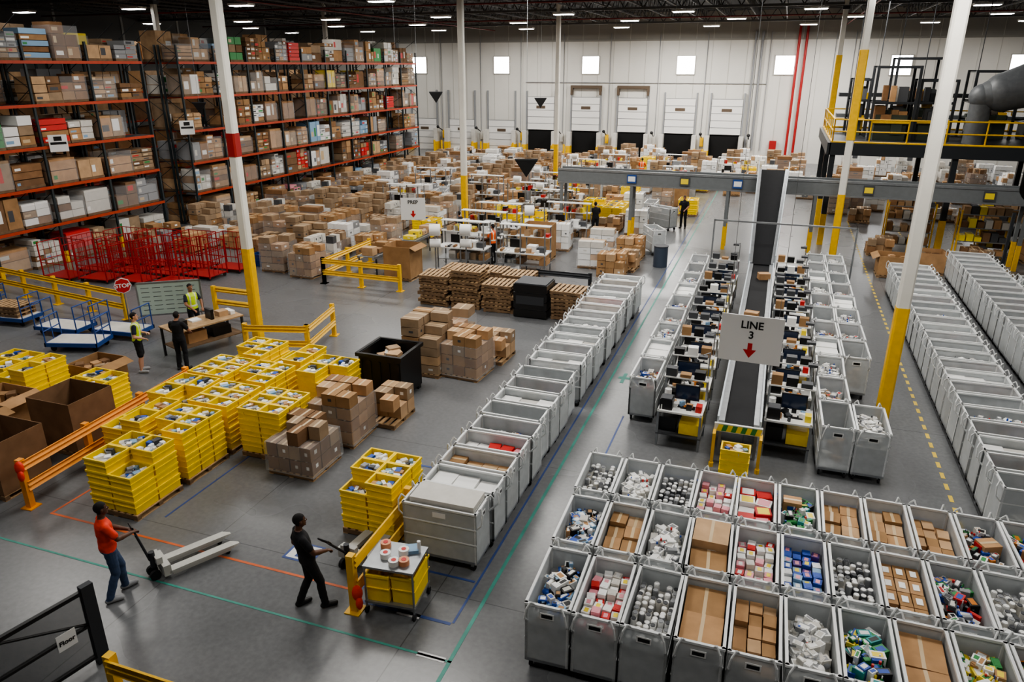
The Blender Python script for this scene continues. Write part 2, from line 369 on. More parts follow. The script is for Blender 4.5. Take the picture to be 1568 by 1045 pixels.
def fill(b, kind, top=1.0, lvl=None):
    w, d = CW/2-.04, CD/2-.04
    pal = PAL.get(kind, PAL['brown'])
    if kind == 'flats':
        for k in range(9):
            o_ = R(-.02, .02); zz = .24+k*.115
            b.box(-w+.01+o_, w-.01+o_, -d+.03, d-.03-R(0, .1), zz, zz+.098, [cb[1], cb[0], whitec, offw][0 if k in (2, 5) else (1 if k == 0 else (2 if k % 2 else 3))], R(-.015, .015))
        return
    if kind == 'empty':
        for k in range(7): x, y = R(-w+.12, w-.12), R(-d+.2, d-.2); b.box(x-.08, x+.08, y-.1, y+.1, .23, R(.3, .7), rnd.choice([whitec, offw, cb[1], mgray]), R(0, 3))
        return
    if kind == 'low': top = .9; pal = [whitec, offw, cb[1], whitec, mgray, redc, bluec, cb[3], whitec, dgray]
    if kind == 'sheets': top = 1.05; pal = [whitec, whitec, offw]
    b.box(-w, w, -d, d, .24, top-.2, offw if kind in ('cyl', 'white', 'pink', 'gray', 'low', 'sheets') else (cb[1] if kind in ('brown', 'brownL', 'brownsq') else mgray))
    z = top-.2
    if kind in ('cyl', 'gray'):
        y = -d+.06
        while y < d-.05:
            x = -w+.05
            while x < w-.03:
                if rnd.random() < .88:
                    h = R(.1, .2); m = rnd.choice(pal); r = .042
                    b.cyl((x, y, z), (x, y, z+h), r, m, n=12)
                    b.cyl((x, y, z+h), (x, y, z+.012+h), r*.85, rnd.choice([whitec, mgray, whitec, dgray]), n=12)
                x += .094
            y += .094
    elif kind in ('brown', 'brownL', 'brownsq', 'sheets'):
        nx, ny = {'brown': (3, 5), 'brownL': (1, 2), 'brownsq': (3, 4), 'sheets': (1, 3)}[kind]
        if kind == 'brown' and rnd.random() < .5: nx, ny = 2, 4
        for i in range(nx):
            for j in range(ny):
                x0 = -w+2*w*i/nx; y0 = -d+2*d*j/ny; h = R(.12, .22) if kind in ('brown', 'sheets') else R(.2, .4)
                if kind == 'brownsq': h = .2
                if rnd.random() < .07: h = .05
                mm = rnd.choice(pal) if kind == 'sheets' else cb[rnd.choice([0, 1, 3])]
                (b.box if kind == 'sheets' else b.carton)(x0+.008, x0+2*w/nx-.008, y0+.008, y0+2*d/ny-.008, z, z+h, mm, R(-.05, .05))
                if kind == 'brownsq':
                    b.box(x0+.05, x0+2*w/nx-.05, y0+.09, y0+2*d/ny-.09, z+.204, z+.208, whitec)
    elif kind in ('red', 'pink', 'blue'):
        nx, ny = {'red': (2, 5), 'pink': (4, 9), 'blue': (4, 9)}[kind]
        for i in range(nx):
            for j in range(ny):
                x0 = -w+2*w*i/nx; y0 = -d+2*d*j/ny; m = rnd.choice(pal); h = R(.08, .2); a = R(-.2, .2)
                b.box(x0+.01, x0+2*w/nx-.01, y0+.008, y0+2*d/ny-.008, z, z+h, m, a)
                b.box(x0+.04, x0+2*w/nx-.04, y0+.03, y0+2*d/ny-.03, z+h, z+h+.003, rnd.choice([whitec, pink, yelc, m, m]), a)
    else:
        for i in range(115):
            x, y = R(-w+.07, w-.07), R(-d+.07, d-.07); a = R(.03, .1); c = R(.025, .07)
            h = R(.03, .2)+.1*max(0, 1-(x/w)**2-(y/d)**2)
            t = rnd.random(); m = rnd.choice(pal)
            if t < .2: bottle(b, x, y, z, max(.1, h+.03), c*.65, m)
            elif t < .3: b.ell((x, y, z+h*.6), (a, c*1.2, .05), m, 10, 6)
            else:
                rr = R(0, 3); b.box(x-a, x+a, y-c, y+c, z, z+h, m, rr)
                b.box(x-a*.7, x+a*.7, y-c*.6, y+c*.6, z+h, z+h+.003, rnd.choice(pal), rr)
    if kind in ('mixblue', 'mixed', 'green') and rnd.random() < .6:
        x, y = R(-.1, .1), R(-.3, .3)
        b.carton(x-.15, x+.15, y-.12, y+.12, z+.1, top+.12, cb[1], R(0, 1))
_cm = {}
def cart_mesh(kind, var=0):
    k = (kind, var)
    if k not in _cm:
        b = MB(); cart_geo(b); fill(b, kind); _cm[k] = b.mesh('rolling_cart')
    return _cm[k]
def cart(x, y, kind='empty', rz=0, var=0):
    occ(x, y, .6)
    return ob('rolling_cart', cart_mesh(kind, var), (x, y, 0), rz+R(-.025, .025))
rows = [
 (8.6, ['mixblue', 'pink', 'cyl', 'brownL', 'brown', 'white', 'green', 'brownL', 'yellow', 'mixed', 'blue']),
 (10.15, ['mixblue', 'brown', 'white', 'brownL', 'pink', 'blue', 'gray', 'brownsq', 'mixed', 'cyl', 'green']),
 (11.72, ['cyl', 'white', 'gray', 'pink', 'red', 'green', 'brown', 'brown', 'brown', 'mixed', 'mixed'])]
for ri, (y, ks) in enumerate(rows):
    for ci, k in enumerate(ks):
        cart(-2.3+ci*.69+ri*-.06, y, k, var=100+ri*20+ci)
kinds = ['flats', 'sheets', 'brown', 'red', 'low', 'empty', 'sheets', 'low', 'empty', 'sheets', 'low', 'sheets', 'empty', 'white', 'low', 'brown', 'red', 'sheets', 'low', 'brown', 'sheets']
y = 9.95
for i, k in enumerate(kinds):
    if i == 9: y += .35
    cart(-4.72+R(-.04, .04), y, k, math.pi/2, var=i % 3); y += .735
for i in range(9):
    cart(-2.42, 17.0+i*1.46, ['low', 'sheets', 'white', 'low'][i % 4], var=i % 2)
for i in range(11):
    for j, x in enumerate((1.84, 2.52)):
        if j == 1 and abs(15.75+i*1.46-18) < .85: continue
        cart(x, 15.75+i*1.46, ['empty', 'low', 'white', 'sheets', 'low'][(i+j*2) % 5], var=(i+j) % 2)
for i in range(23):
    cart(5.15, 13.9+i*.74, ['empty', 'low', 'sheets', 'low', 'white'][i % 5], math.pi/2, var=i % 2)
for i in range(24):
    cart(7.65, 16+i*.74, ['empty', 'low', 'low'][i % 3], math.pi/2, var=i % 2)
for i in range(16):
    cart(9.3, 18+i*.78, ['empty', 'low'][i % 2], math.pi/2, var=i % 2)

# ------------------------------------------------------------------ conveyor
b = MB()
cx = -.12; pale = mat('pale_blue_guard', S(190, 198, 204), .4)
segs_ = [(15, .95, 29.3, .95, .42, .42, .14), (29.3, 1.0, 35.3, 3.85, .46, .62, .38)]
for a, za, c, zc, wa, wc, g in segs_:
    def slab(xa0, xa1, xc0, xc1, o0, o1, m):
        b.add([(xa0, a, za+o0), (xa1, a, za+o0), (xc1, c, zc+o0), (xc0, c, zc+o0), (xa0, a, za+o1), (xa1, a, za+o1), (xc1, c, zc+o1), (xc0, c, zc+o1)],
              [(0, 3, 2, 1), (4, 5, 6, 7), (0, 1, 5, 4), (1, 2, 6, 5), (2, 3, 7, 6), (3, 0, 4, 7)], m)
    slab(cx-wa+.12, cx+wa-.12, cx-wc+.12, cx+wc-.12, -.08, 0, belt)
    slab(cx-wa, cx-wa+.12, cx-wc, cx-wc+.12, -.2, .05, steel); slab(cx+wa-.12, cx+wa, cx+wc-.12, cx+wc, -.2, .05, steel)
    slab(cx-wa-.04, cx-wa, cx-wc-.04, cx-wc, -.1, g, pale); slab(cx+wa, cx+wa+.04, cx+wc, cx+wc+.04, -.1, g, pale)
for y, z in ((15.3, .8), (18, .8), (21, .8), (24, .8), (27, .8), (29, .8), (32, 2.1), (35, 3.5)):
    for sx in (-.38, .38): b.box(cx+sx-.03, cx+sx+.03, y-.03, y+.03, 0, z, steel)
    b.box(cx-.38, cx+.38, y-.02, y+.02, z*.4, z*.4+.05, steel)
for i in range(9):
    m = green if i % 2 else yelc
    x0 = cx-.45+i*.1; b.add([(x0, 14.93, .78), (x0+.1, 14.93, .78), (x0+.14, 14.93, .93), (x0+.04, 14.93, .93)], [(0, 1, 2, 3)], m)
b.box(cx-.5, cx+.5, 14.94, 15.0, .76, .95, white)
for sx in (-.48, .48): b.box(cx+sx-.03, cx+sx+.03, 14.7, 15, .0, .8, yelp); b.cyl((cx+sx, 14.72, 0), (cx+sx, 14.72, .1), .05, yelp)
ob('belt_conveyor', b.mesh('belt_conveyor'))
for x, y, z, a in ((.02, 27.3, .953, .3), (-.2, 22.5, .953, -.2)):
    b = MB(); b.carton(-.2, .2, -.15, .15, 0, .22, cb[1]); ob('cardboard_carton', b.mesh('carton'), (x, y, z), a)

def tote_geo(b, x0, x1, y0, y1, z0, h, items=False, m=yel):
    b.openbox(x0+.012, x1-.012, y0+.012, y1-.012, z0, z0+h-.02, m, .018, .045)
    b.rimbox(x0, x1, y0, y1, z0+h-.04, z0+h, m, .035)
    b.rimbox(x0+.004, x1-.004, y0+.004, y1-.004, z0+h*.5, z0+h*.5+.015, m, .02)
    if items:
        w, d = (x1-x0)/2-.06, (y1-y0)/2-.06; cx_, cy_ = (x0+x1)/2, (y0+y1)/2
        b.box(cx_-w, cx_+w, cy_-d, cy_+d, z0+.03, z0+h*.5, rnd.choice([mgray, yelc, offw, offw]))
        for i in range(14):
            x, y = cx_+R(-w*.75, w*.75), cy_+R(-d*.75, d*.75); a, c = R(.03, .09), R(.03, .07)
            b.box(x-a, x+a, y-c, y+c, z0+h*.45, z0+h*.5+R(.02, .13), rnd.choice([whitec, offw, whitec, mgray, lblue, dgray, cb[1], offw, whitec, bluec, mgray]), R(0, 3))
def pallet_geo(b, w=.55, d=.5, z=0, m=wood):
    for i in range(7):
        x = -w+i*(2*w-.1)/6; b.box(x, x+.1, -d, d, z+.105, z+.125, m)
    for y in (-d, -.05, d-.1): b.box(-w, w, y, y+.1, z+.02, z+.105, wood2)
    for x in (-w, -.05, w-.1): b.box(x, x+.1, -d, d, z, z+.02, m)
def tote_stack_mesh(layers, nx=2, ny=2, w=.55, d=.6):
    b = MB(); pallet_geo(b, w, d)
    h = .28
    for i in range(nx):
        for j in range(ny):
            L = layers-(1 if rnd.random() < .12 else 0)
            for l in range(L):
                o_ = R(-.01, .01)
                tote_geo(b, -w+2*w*i/nx+o_, -w+2*w*(i+1)/nx+o_, -d+2*d*j/ny, -d+2*d*(j+1)/ny, .13+l*(h-.02), h, items=(l == L-1))
    return b.mesh('yellow_tote_stack')
ts = [tote_stack_mesh(4), tote_stack_mesh(4, 2, 3), tote_stack_mesh(4), tote_stack_mesh(3), tote_stack_mesh(4, 2, 3)]
def tst(x, y, k, r=.05): occ(x, y, .62); ob('yellow_tote_stack', ts[k], (x, y, 0), R(-r, r))
for x, y, k in [(-11.3, 9.5, 0), (-11.3, 10.9, 4), (-11.3, 12.25, 1), (-11.3, 13.6, 4), (-12.52, 11.0, 2), (-12.5, 12.3, 0), (-12.5, 13.6, 1), (-12.5, 15.0, 4), (-11.3, 15.0, 2),
                (-10.0, 12.3, 1), (-10.0, 14.5, 0), (-6.3, 10.5, 4), (-15.4, 12.3, 3), (-17.3, 12.2, 2), (-18.6, 12.6, 3)]: tst(x, y, k, .03)
b = MB()
for l in range(3): tote_geo(b, -.3, .3, -.2, .2, l*.24, .24, items=(l == 2))
ob('yellow_tote', b.mesh('yellow_tote'), (cx, 14.4, 0))

# ------------------------------------------------------------------ box pallets
def box_pallet_mesh(h, wrapit=False, mats=None, nx=3, ny=3, ragged=.3, w=.55, d=.55):
    b = MB(); pallet_geo(b, w, d)
    mats = mats or cb[:5]
    nl = max(2, int(h/.28)); lh = (h-.13)/nl; base = rnd.choice(mats)
    for l in range(nl):
        for i in range(nx):
            for j in range(ny):
                if l >= nl-2 and rnd.random() < ragged*(.5 if l == nl-2 else 1): continue
                x0, y0 = -w+2*w*i/nx, -d+2*d*j/ny; g = .008
                m = base if rnd.random() < .6 else rnd.choice(mats)
                b.carton(x0+g, x0+2*w/nx-g, y0+g, y0+2*d/ny-g, .13+l*lh, .13+(l+1)*lh-.006-R(0, .03), m, R(-.05, .05))
    if wrapit:
        b.box(-w-.02, w+.02, -d-.02, d+.02, .1, .13+lh*(nl-1), wrap, taper=-.04)
    return b.mesh('pallet_of_cartons')
bp = [box_pallet_mesh(1.0, False), box_pallet_mesh(1.3, True), box_pallet_mesh(1.5, True, nx=2, ny=2), box_pallet_mesh(.8, False, ragged=.5),
      box_pallet_mesh(1.2, True, [offw, whitec, cb[3]], 2, 3), box_pallet_mesh(1.7, False, nx=2, ny=3), box_pallet_mesh(1.1, True, [cb[2], cb[5], cb[4]], 4, 3),
      box_pallet_mesh(.9, False, [cb[1], cb[3]], 2, 2, .1), box_pallet_mesh(1.3, True, [whitec, offw, mgray, cb[1]], 3, 2, .2),
      box_pallet_mesh(1.4, True, [cb[0], offw, cb[4], dgray], 3, 4, .5), box_pallet_mesh(1.6, False, [cb[0], cb[3], whitec], 4, 3, .5),
      box_pallet_mesh(1.0, True, [whitec, offw], 1, 2, .1), box_pallet_mesh(1.2, False, [dgray, black, mgray, cb[0]], 2, 2, .4), box_pallet_mesh(.7, False, [offw, cb[1], lblue, redc, whitec], 4, 4, .6),
      box_pallet_mesh(1.5, True, [cb[5], cb[2]], 1, 2, .1)]
NB = len(bp)
def pal(x, y, k, rz=None, chk=True):
    if chk and not free(x, y, .6): return
    occ(x, y, .58); ob('pallet_of_cartons', bp[k], (x, y, 0), R(-.08, .08) if rz is None else rz)
for x, y, k in [(-8.95, 11.8, 6), (-8.9, 13.3, 1), (-8.45, 14.45, 3), (-8.75, 17.6, 5), (-7.6, 17.75, 1), (-8.6, 18.9, 2), (-7.4, 19.1, 3)]: pal(x, y, k, chk=False)

# ------------------------------------------------------------------ pallet racks
def load(b, x0, x1, y0, y1, z, h):
    t = rnd.random(); m = rnd.choice(cb)
    if t < .24: m = rnd.choice([offw, whitec, mgray, offw])
    elif t < .37: m = rnd.choice([redc, pink, yelc, lblue, mgray, green, dgray, redc])
    b.box(x0, x1, y0, y1, z, z+.11, wood2)
    nx = rnd.choice([1, 2, 2, 3]); nl = rnd.choice([1, 2, 3, 4, 5])
    for l in range(nl):
        for j in range(nx):
            a = y0+(y1-y0)*j/nx; c = y0+(y1-y0)*(j+1)/nx
            if l == nl-1 and nl > 1 and rnd.random() < .25: continue
            mm = m if rnd.random() < .7 else rnd.choice(cb)
            zz = z+.11+(h-.11)*l/nl; g = .015; hh = (h-.11)/nl-R(.01, .04); xx = x1-R(0, .05)
            b.box(x0+R(0, .08), xx, a+g, c-g, zz, zz+hh, mm)
            if rnd.random() < .6 and c-a > .3:
                q = R(.04, .12); pm = rnd.choice([whitec, offw, dgray, redc, green, lblue, tape, whitec]) ; b.box(xx, xx+.004, a+q, min(c-.04, a+q+R(.12, .4)), zz+hh*.25, zz+hh*R(.5, .85), pm)
    if rnd.random() < .45: b.box(x0-.01, x1+.03, y0-.01, y1+.01, z+.1, z+h*.9, wrap)
def rack(y0, y1, name):
    X1, X0 = -29.3, -30.5; lv = [1.75, 3.35, 5.0, 6.7, 8.4]
    root = bpy.data.objects.new(name, None); root.location = (0, 0, 0); COL.objects.link(root)
    b = MB(); n = round((y1-y0)/2.75); st = (y1-y0)/n
    for i in range(n+1):
        y = y0+i*st
        for X in (X1-.04, X0+.04, X0-.2, X0-1.3):
            b.box(X-.045, X+.045, y-.045, y+.045, 0, 9.2, rackg)
            b.box(X-.08, X+.08, y-.08, y+.08, 0, .02, rackg)
        b.box(X1-.03, X1+.05, y-.08, y+.08, 0, .5, yelp)
        for base in (X1-.04, X0-.2):
            z = .3
            while z < 8.8:
                b.cyl((base, y, z), (base-1.12, y, z+.7), .018, rackg, n=4); b.cyl((base-1.12, y, z+.7), (base, y, z+1.4), .018, rackg, n=4); z += 1.4
    for z in lv:
        for X in (X1-.01, X0+.05, X0-.2, X0-1.3):
            b.box(X-.03, X+.03, y0, y1, z-.12, z, orange)
        b.box(X0+.06, X1-.04, y0, y1, z-.02, z-.005, dsteel); b.box(X0-1.3, X0-.2, y0, y1, z-.02, z-.005, dsteel)
    ob('rack_frame', b.mesh('rack_frame'), parent=root)
    b = MB()
    for li, z in enumerate([0]+lv):
        for back in (0, 1):
            for i in range(n):
                a = y0+i*st+.12
                for j in range(2):
                    if rnd.random() < .05: continue
                    w_ = (st-.24)/2
                    h = R(.9, 1.4) if li < 5 else R(.9, 1.6)
                    xa, xb = (X0+.1, X1-.02+R(-.2, .04)) if not back else (X0-1.25, X0-.2)
                    load(b, xa, xb, a+j*w_+R(.02, .08), a+(j+1)*w_-R(.02, .1), z+.002, h)
    ob('rack_goods', b.mesh('rack_goods'), parent=root)
rack(17.4, 29.6, 'pallet_rack'); rack(32.0, 58.9, 'pallet_rack')
b = MB()
for y in range(10, 60, 3):
    b.box(-38, -37.9, y, y+.1, 0, 9, rackg)
    for z in (0, 1.75, 3.35, 5, 6.7, 8.4):
        b.box(-38, -37.9, y, y+3, z-.1, z, orange); b.box(-39.2, -38.05, y+.2, y+1.4, z, z+1.2, rnd.choice(cb)); b.box(-39.2, -38.05, y+1.6, y+2.8, z, z+1.2, rnd.choice(cb))
ob('pallet_rack', b.mesh('pallet_rack_back'))
for x, y, z in [(-29.0, 24.0, 5.1), (-29.0, 31.6, 5.2)]:
    b = MB(); b.box(0, .03, -.35, .35, -.35, .35, whitec); b.box(.03, .035, -.3, .3, -.05, .05, black); b.box(.03, .035, -.15, .15, .1, .28, black); b.box(-.3, 0, -.02, .02, -.02, .02, dsteel); ob('aisle_tag_sign', b.mesh('aisle_tag_sign'), (x, y, z), -.6)

# ------------------------------------------------------------------ guard rails
def rail(pts, m=yelp, h=1.07, step=1.9, flag=None):
    b = MB()
    for (x0, y0), (x1, y1) in zip(pts[:-1], pts[1:]):
        L = math.hypot(x1-x0, y1-y0); n = max(1, round(L/step)); ux, uy = (x1-x0)/L, (y1-y0)/L; an = math.atan2(uy, ux)
        for i in range(n+1):
            x, y = x0+ux*L*i/n, y0+uy*L*i/n; occ(x, y, .15)
            b.box(x-.06, x+.06, y-.06, y+.06, 0, h, m, an); b.box(x-.13, x+.13, y-.13, y+.13, 0, .02, m, an)
        M = Matrix.Translation((x0, y0, 0)) @ Matrix.Rotation(an, 4, 'Z')
        for z in (h-.16, h-.62):
            prof_ = [(-.09, z-.07), (-.05, z-.02), (-.09, z+.03), (-.05, z+.08), (-.09, z+.13)]
            vs = [(0, p[0], p[1]) for p in prof_]+[(L, p[0], p[1]) for p in prof_]+[(0, p[0]+.03, p[1]) for p in prof_]+[(L, p[0]+.03, p[1]) for p in prof_]
            fs = [(k, k+1, k+6, k+5) for k in range(4)]+[(k+10, k+15, k+16, k+11) for k in range(4)]+[(4, 14, 19, 9), (0, 5, 15, 10)]
            b.add(vs, fs, m, M=M)
    if flag:
        x, y, z = flag; fm = mat('flag_orange_red', S(225, 60, 35), .6)
        b.ell((x, y, z), (.09, .08, .14), fm, 10, 7); b.ell((x+.05, y-.04, z-.15), (.06, .06, .12), fm, 8, 6)
    ob('guard_rail', b.mesh('guard_rail'))
rail([(-13.15, 8.6), (-13.5, 13.4)], yello, flag=(-13.05, 8.5, .95))
rail([(-5.55, 8.15), (-5.6, 10.2)], flag=(-5.42, 8.05, .45))
rail([(-14.3, 16.7), (-12.5, 17.2)]); rail([(-12.5, 17.2), (-12.9, 19.2)])
rail([(-16.6, 24.35), (-13.2, 24.35)]); rail([(-16.6, 24.35), (-16.6, 28)])
rail([(-7.4, 5.3), (-4.6, 5.3)])
rail([(-28, 19.2), (-20.5, 18.2)])
rail([(-8.0, 25.6), (-6.0, 25.6)], dsteel)
rail([(-16.2, 19.6), (-17.9, 19.6)])

# ------------------------------------------------------------------ gaylords / bins
def gaylord(x, y, w, d, h, m=None, rz=0, name='cardboard_gaylord_box', fillp=None):
    occ(x, y, w*.55)
    b = MB(); m = m or cb[2]
    pallet_geo(b, w/2, d/2)
    b.openbox(-w/2, w/2, -d/2, d/2, .13, h, m, .02, 0, inner=m)
    if fillp:
        b.box(-w/2+.03, w/2-.03, -d/2+.03, d/2-.03, .2, h*.6, cb[4])
        for i in range(16):
            xx, yy = R(-w*.35, w*.35), R(-d*.35, d*.35); b.box(xx-.12, xx+.12, yy-.1, yy+.1, h*.6, h*.6+R(.05, .3), rnd.choice(fillp), R(0, 3))
        for sx in (-1, 1):
            b.add([(sx*w/2, -d/2, h), (sx*w/2, d/2, h), (sx*(w/2+.25), d/2+.02, h-.12), (sx*(w/2+.25), -d/2-.02, h-.12)], [(0, 1, 2, 3)], m)
    ob(name, b.mesh(name), (x, y, 0), rz)
gaylord(-14.5, 10.95, 1.25, 1.15, 1.3, cb[5]); gaylord(-14.4, 9.1, 1.25, 1.1, 1.25, cb[5]); gaylord(-15.95, 9.5, 1.2, 1.1, 1.2, cb[0], fillp=cb)
gaylord(-9.7, 31, 1.3, 1.2, 1.6, cb[0]); gaylord(-14.0, 26.2, 1.2, 1.1, 1.4, cb[0], fillp=cb); gaylord(-5.6, 46.5, 1.3, 1.2, 1.5, cb[0]); gaylord(-16.6, 13.5, 1, 1, .8, cb[0], fillp=cb)
for k, (x, y) in enumerate([(-16.8, 10.9), (-17.6, 9.6)]): gaylord(x, y, 1.1, 1.1, .9, cb[1], fillp=cb)
gaylord(5.0, 33.2, 1.2, 1.1, .9, cb[0], fillp=cb); gaylord(6.5, 34.4, 1.1, 1.1, .9, cb[1], fillp=cb+[offw])
b = MB()
for sx in (-.5, 0, .5):
    for sy in (-.5, 0, .5): b.box(sx-.07, sx+.07, sy-.07, sy+.07, 0, .12, black)
b.openbox(-.6, .6, -.58, .58, .12, 1.28, black, .05)
for sy in (-.6, .58):
    for k in range(5): b.box(-.57+k*.27, -.51+k*.27, sy, sy+.02, .2, 1.1, black)
b.rimbox(-.66, .66, -.64, .64, 1.2, 1.3, black, .08)
for k in range(10): x, y = R(-.3, .32), R(-.32, .32); b.box(x-.16, x+.16, y-.14, y+.14, .2, R(.9, 1.25), rnd.choice(cb+[offw]), R(0, 1))
ob('black_bulk_bin', b.mesh('black_bulk_bin'), (-9.0, 15.85, 0), 0); occ(-9, 15.85, .7)

for i, (x, dx) in enumerate([(-11.2, 0), (-10.0, .1), (-8.75, 0), (-6.2, 0)]):
    b = MB()
    for k in range([9, 11, 8, 8][i]):
        b.M = Matrix.Translation((R(-.05, .05), R(-.05, .05), 0)) @ Matrix.Rotation(R(-.07, .07), 4, 'Z'); pallet_geo(b, .55, .5, k*.127, wood if k % 3 else wood2)
    b.M = Matrix.Identity(4)
    ob('wooden_pallet_stack', b.mesh('wooden_pallet_stack'), (x, 23.6+dx, 0)); occ(x, 23.6, .6)
b = MB()
for k in range(4): b.box(-.6, .6, -.5, .5, .04+k*.3, .3+k*.3, black); b.box(-.56, .56, -.47, .47, .3+k*.3, .34+k*.3, dgray)
b.box(-.5, .5, -.51, -.5, .5, .8, dsteel); ob('black_plastic_pallet_stack', b.mesh('black_plastic_pallet_stack'), (-7.45, 23.4, 0))
for x, y in [(-11, 25.1), (-9.7, 25.2), (-8.5, 24.95)]:
    b = MB()
    for k in range(8): pallet_geo(b, .55, .5, k*.127, wood)
    ob('wooden_pallet_stack', b.mesh('wooden_pallet_stack'), (x, y, 0)); occ(x, y, .6)

# red cage carts
def cage():
    b = MB(); w, d, h = .7, .5, 1.55
    b.box(-w, w, -d, d, .15, .18, red)
    for sx in (-1, 1):
        for sy in (-1, 1):
            b.box(sx*w-.02, sx*w+.02, sy*d-.02, sy*d+.02, .1, h, red); b.cyl((sx*(w-.08)-.02, sy*(d-.08), .08), (sx*(w-.08)+.02, sy*(d-.08), .08), .08, rubber, n=8)
    for z in (.8, h-.03):
        for sx in (-1, 1): b.box(sx*w-.012, sx*w+.012, -d, d, z, z+.03, red)
        b.box(-w, w, d-.012, d+.012, z, z+.03, red)
    b.box(-w, w, -d-.012, -d+.012, .7, .73, red)
    for k in range(1, 6):
        xx = -w+2*w*k/6; b.box(xx-.006, xx+.006, d-.01, d+.01, .2, h, red)
    for k in range(1, 4):
        yy = -d+2*d*k/4
        for sx in (-1, 1): b.box(sx*w-.008, sx*w+.008, yy-.006, yy+.006, .2, h, red)
    return b.mesh('red_cage_cart')
cm = cage()
for i in range(4):
    for j in range(3):
        ob('red_cage_cart', cm, (-27.0+i*1.62+j*.35, 21.5+j*1.3+i*.25, 0), R(-.05, .05))
        occ(-27.0+i*1.62+j*.35, 21.5+j*1.3+i*.25, .7)
b = MB()
for l in range(2): tote_geo(b, -.35, .35, -.25, .25, l*.26, .26, m=blue)
ob('blue_tote', b.mesh('blue_tote'), (-20.8, 25.9, 0))
def bcart():
    b = MB(); b.box(-.8, .8, -.42, .42, .22, .28, mgray); b.box(-.78, .78, -.4, .4, .28, .3, offw)
    for a in ((-.82, .82, -.45, -.41), (-.82, .82, .41, .45), (-.82, -.78, -.45, .45), (.78, .82, -.45, .45)): b.box(*a, .18, .3, blue)
    for sx in (-1, 1):
        for sy in (-1, 1): b.cyl((sx*.65, sy*.3-.02, .09), (sx*.65, sy*.3+.02, .09), .09, rubber, n=10)
        b.tube([(sx*.8, -.4, .25), (sx*.8, -.4, 1.05), (sx*.8, .4, 1.05), (sx*.8, .4, .25)], .02, blue); b.tube([(sx*.8, -.4, .65), (sx*.8, .4, .65)], .018, blue)
        b.tube([(sx*.8, 0, .25), (sx*.8, 0, 1.05)], .015, blue)
    return b.mesh('blue_platform_cart')
bm_ = bcart()
for x, y, r in [(-23.9, 16.7, .1), (-21.3, 16.5, .1), (-19.7, 15.6, .3), (-19.3, 16.9, .1), (-25.9, 17.0, .1)]: ob('blue_platform_cart', bm_, (x, y, 0), r); occ(x, y, .8)
b = MB()
for k in range(3): pallet_geo(b, .6, .38, .127*k)
ob('wooden_pallet_stack', b.mesh('wooden_pallet_stack'), (-23.9, 16.7, .302), .1)
b = MB(); b.box(-.95, .95, -.02, .02, .45, 1.5, mat('whiteboard_face', S(180, 196, 186), .25)); 
for a in ((-1, 1, .4, .45), (-1, 1, 1.5, 1.55), (-1, -.95, .4, 1.55), (.95, 1, .4, 1.55)): b.box(a[0], a[1], -.035, .035, a[2], a[3], steel)
for r_ in range(6):
    for c_ in range(5): b.box(-.85+c_*.35, -.6+c_*.35, -.026, -.022, .6+r_*.15, .615+r_*.15, dgray)
for sx in (-.9, .9): b.box(sx-.02, sx+.02, -.02, .02, 0, .4, steel); b.box(sx-.02, sx+.02, -.35, .35, 0, .05, steel)
ob('whiteboard_on_stand', b.mesh('whiteboard_on_stand'), (-18.5, 18.25, 0), .6)

def txt(s, size, parent, loc, m, rot=(math.pi/2, 0, 0)):
    c = bpy.data.curves.new('sign_text', 'FONT'); c.body = s; c.size = size; c.align_x = 'CENTER'; c.align_y = 'CENTER'; c.extrude = .003; c.offset = .002*size/.1; c.materials.append(m)
    o = bpy.data.objects.new('sign_text', c); o.location = loc; o.rotation_euler = rot; COL.objects.link(o); o.parent = parent
b = MB(); b.cyl((0, 0, 0), (0, 0, 1.3), .025, steel); b.cyl((0, 0, 0), (0, 0, .05), .2, black)
b.cyl((0, -.03, 1.3), (0, -.05, 1.3), .27, whitec, n=8, smooth=False); b.cyl((0, -.05, 1.3), (0, -.06, 1.3), .245, redc, n=8, smooth=False)
o = ob('stop_sign', b.mesh('stop_sign'), (-20.2, 18.0, 0), .75); txt('STOP', .19, o, (0, -.065, 1.3), whitec)

b = MB()
b.box(-.5, .5, -1.1, 1.1, .9, .94, wood)
for sx in (-.45, .45):
    for sy in (-1.05, 1.05): b.box(sx-.03, sx+.03, sy-.03, sy+.03, 0, .9, dsteel)
b.box(-.45, .45, -1.05, 1.05, .35, .38, wood2); b.box(-.2, .1, -.8, -.5, .94, 1.1, black); b.box(-.15, .2, .2, .3, .94, 1.25, black); b.box(-.15, .15, .5, .8, .94, 1.1, cb[3]); b.box(-.3, .0, -.3, 0, .94, .98, whitec); b.box(-.2, .2, .85, 1.0, .94, 1.05, whitec)
b.box(-.3, .2, -.6, .0, .38, .7, cb[1]); b.box(-.3, .2, .2, .8, .38, .65, black)
ob('shift_desk', b.mesh('shift_desk'), (-15.95, 16.8, 0), -.35); occ(-15.9, 16.8, 1)

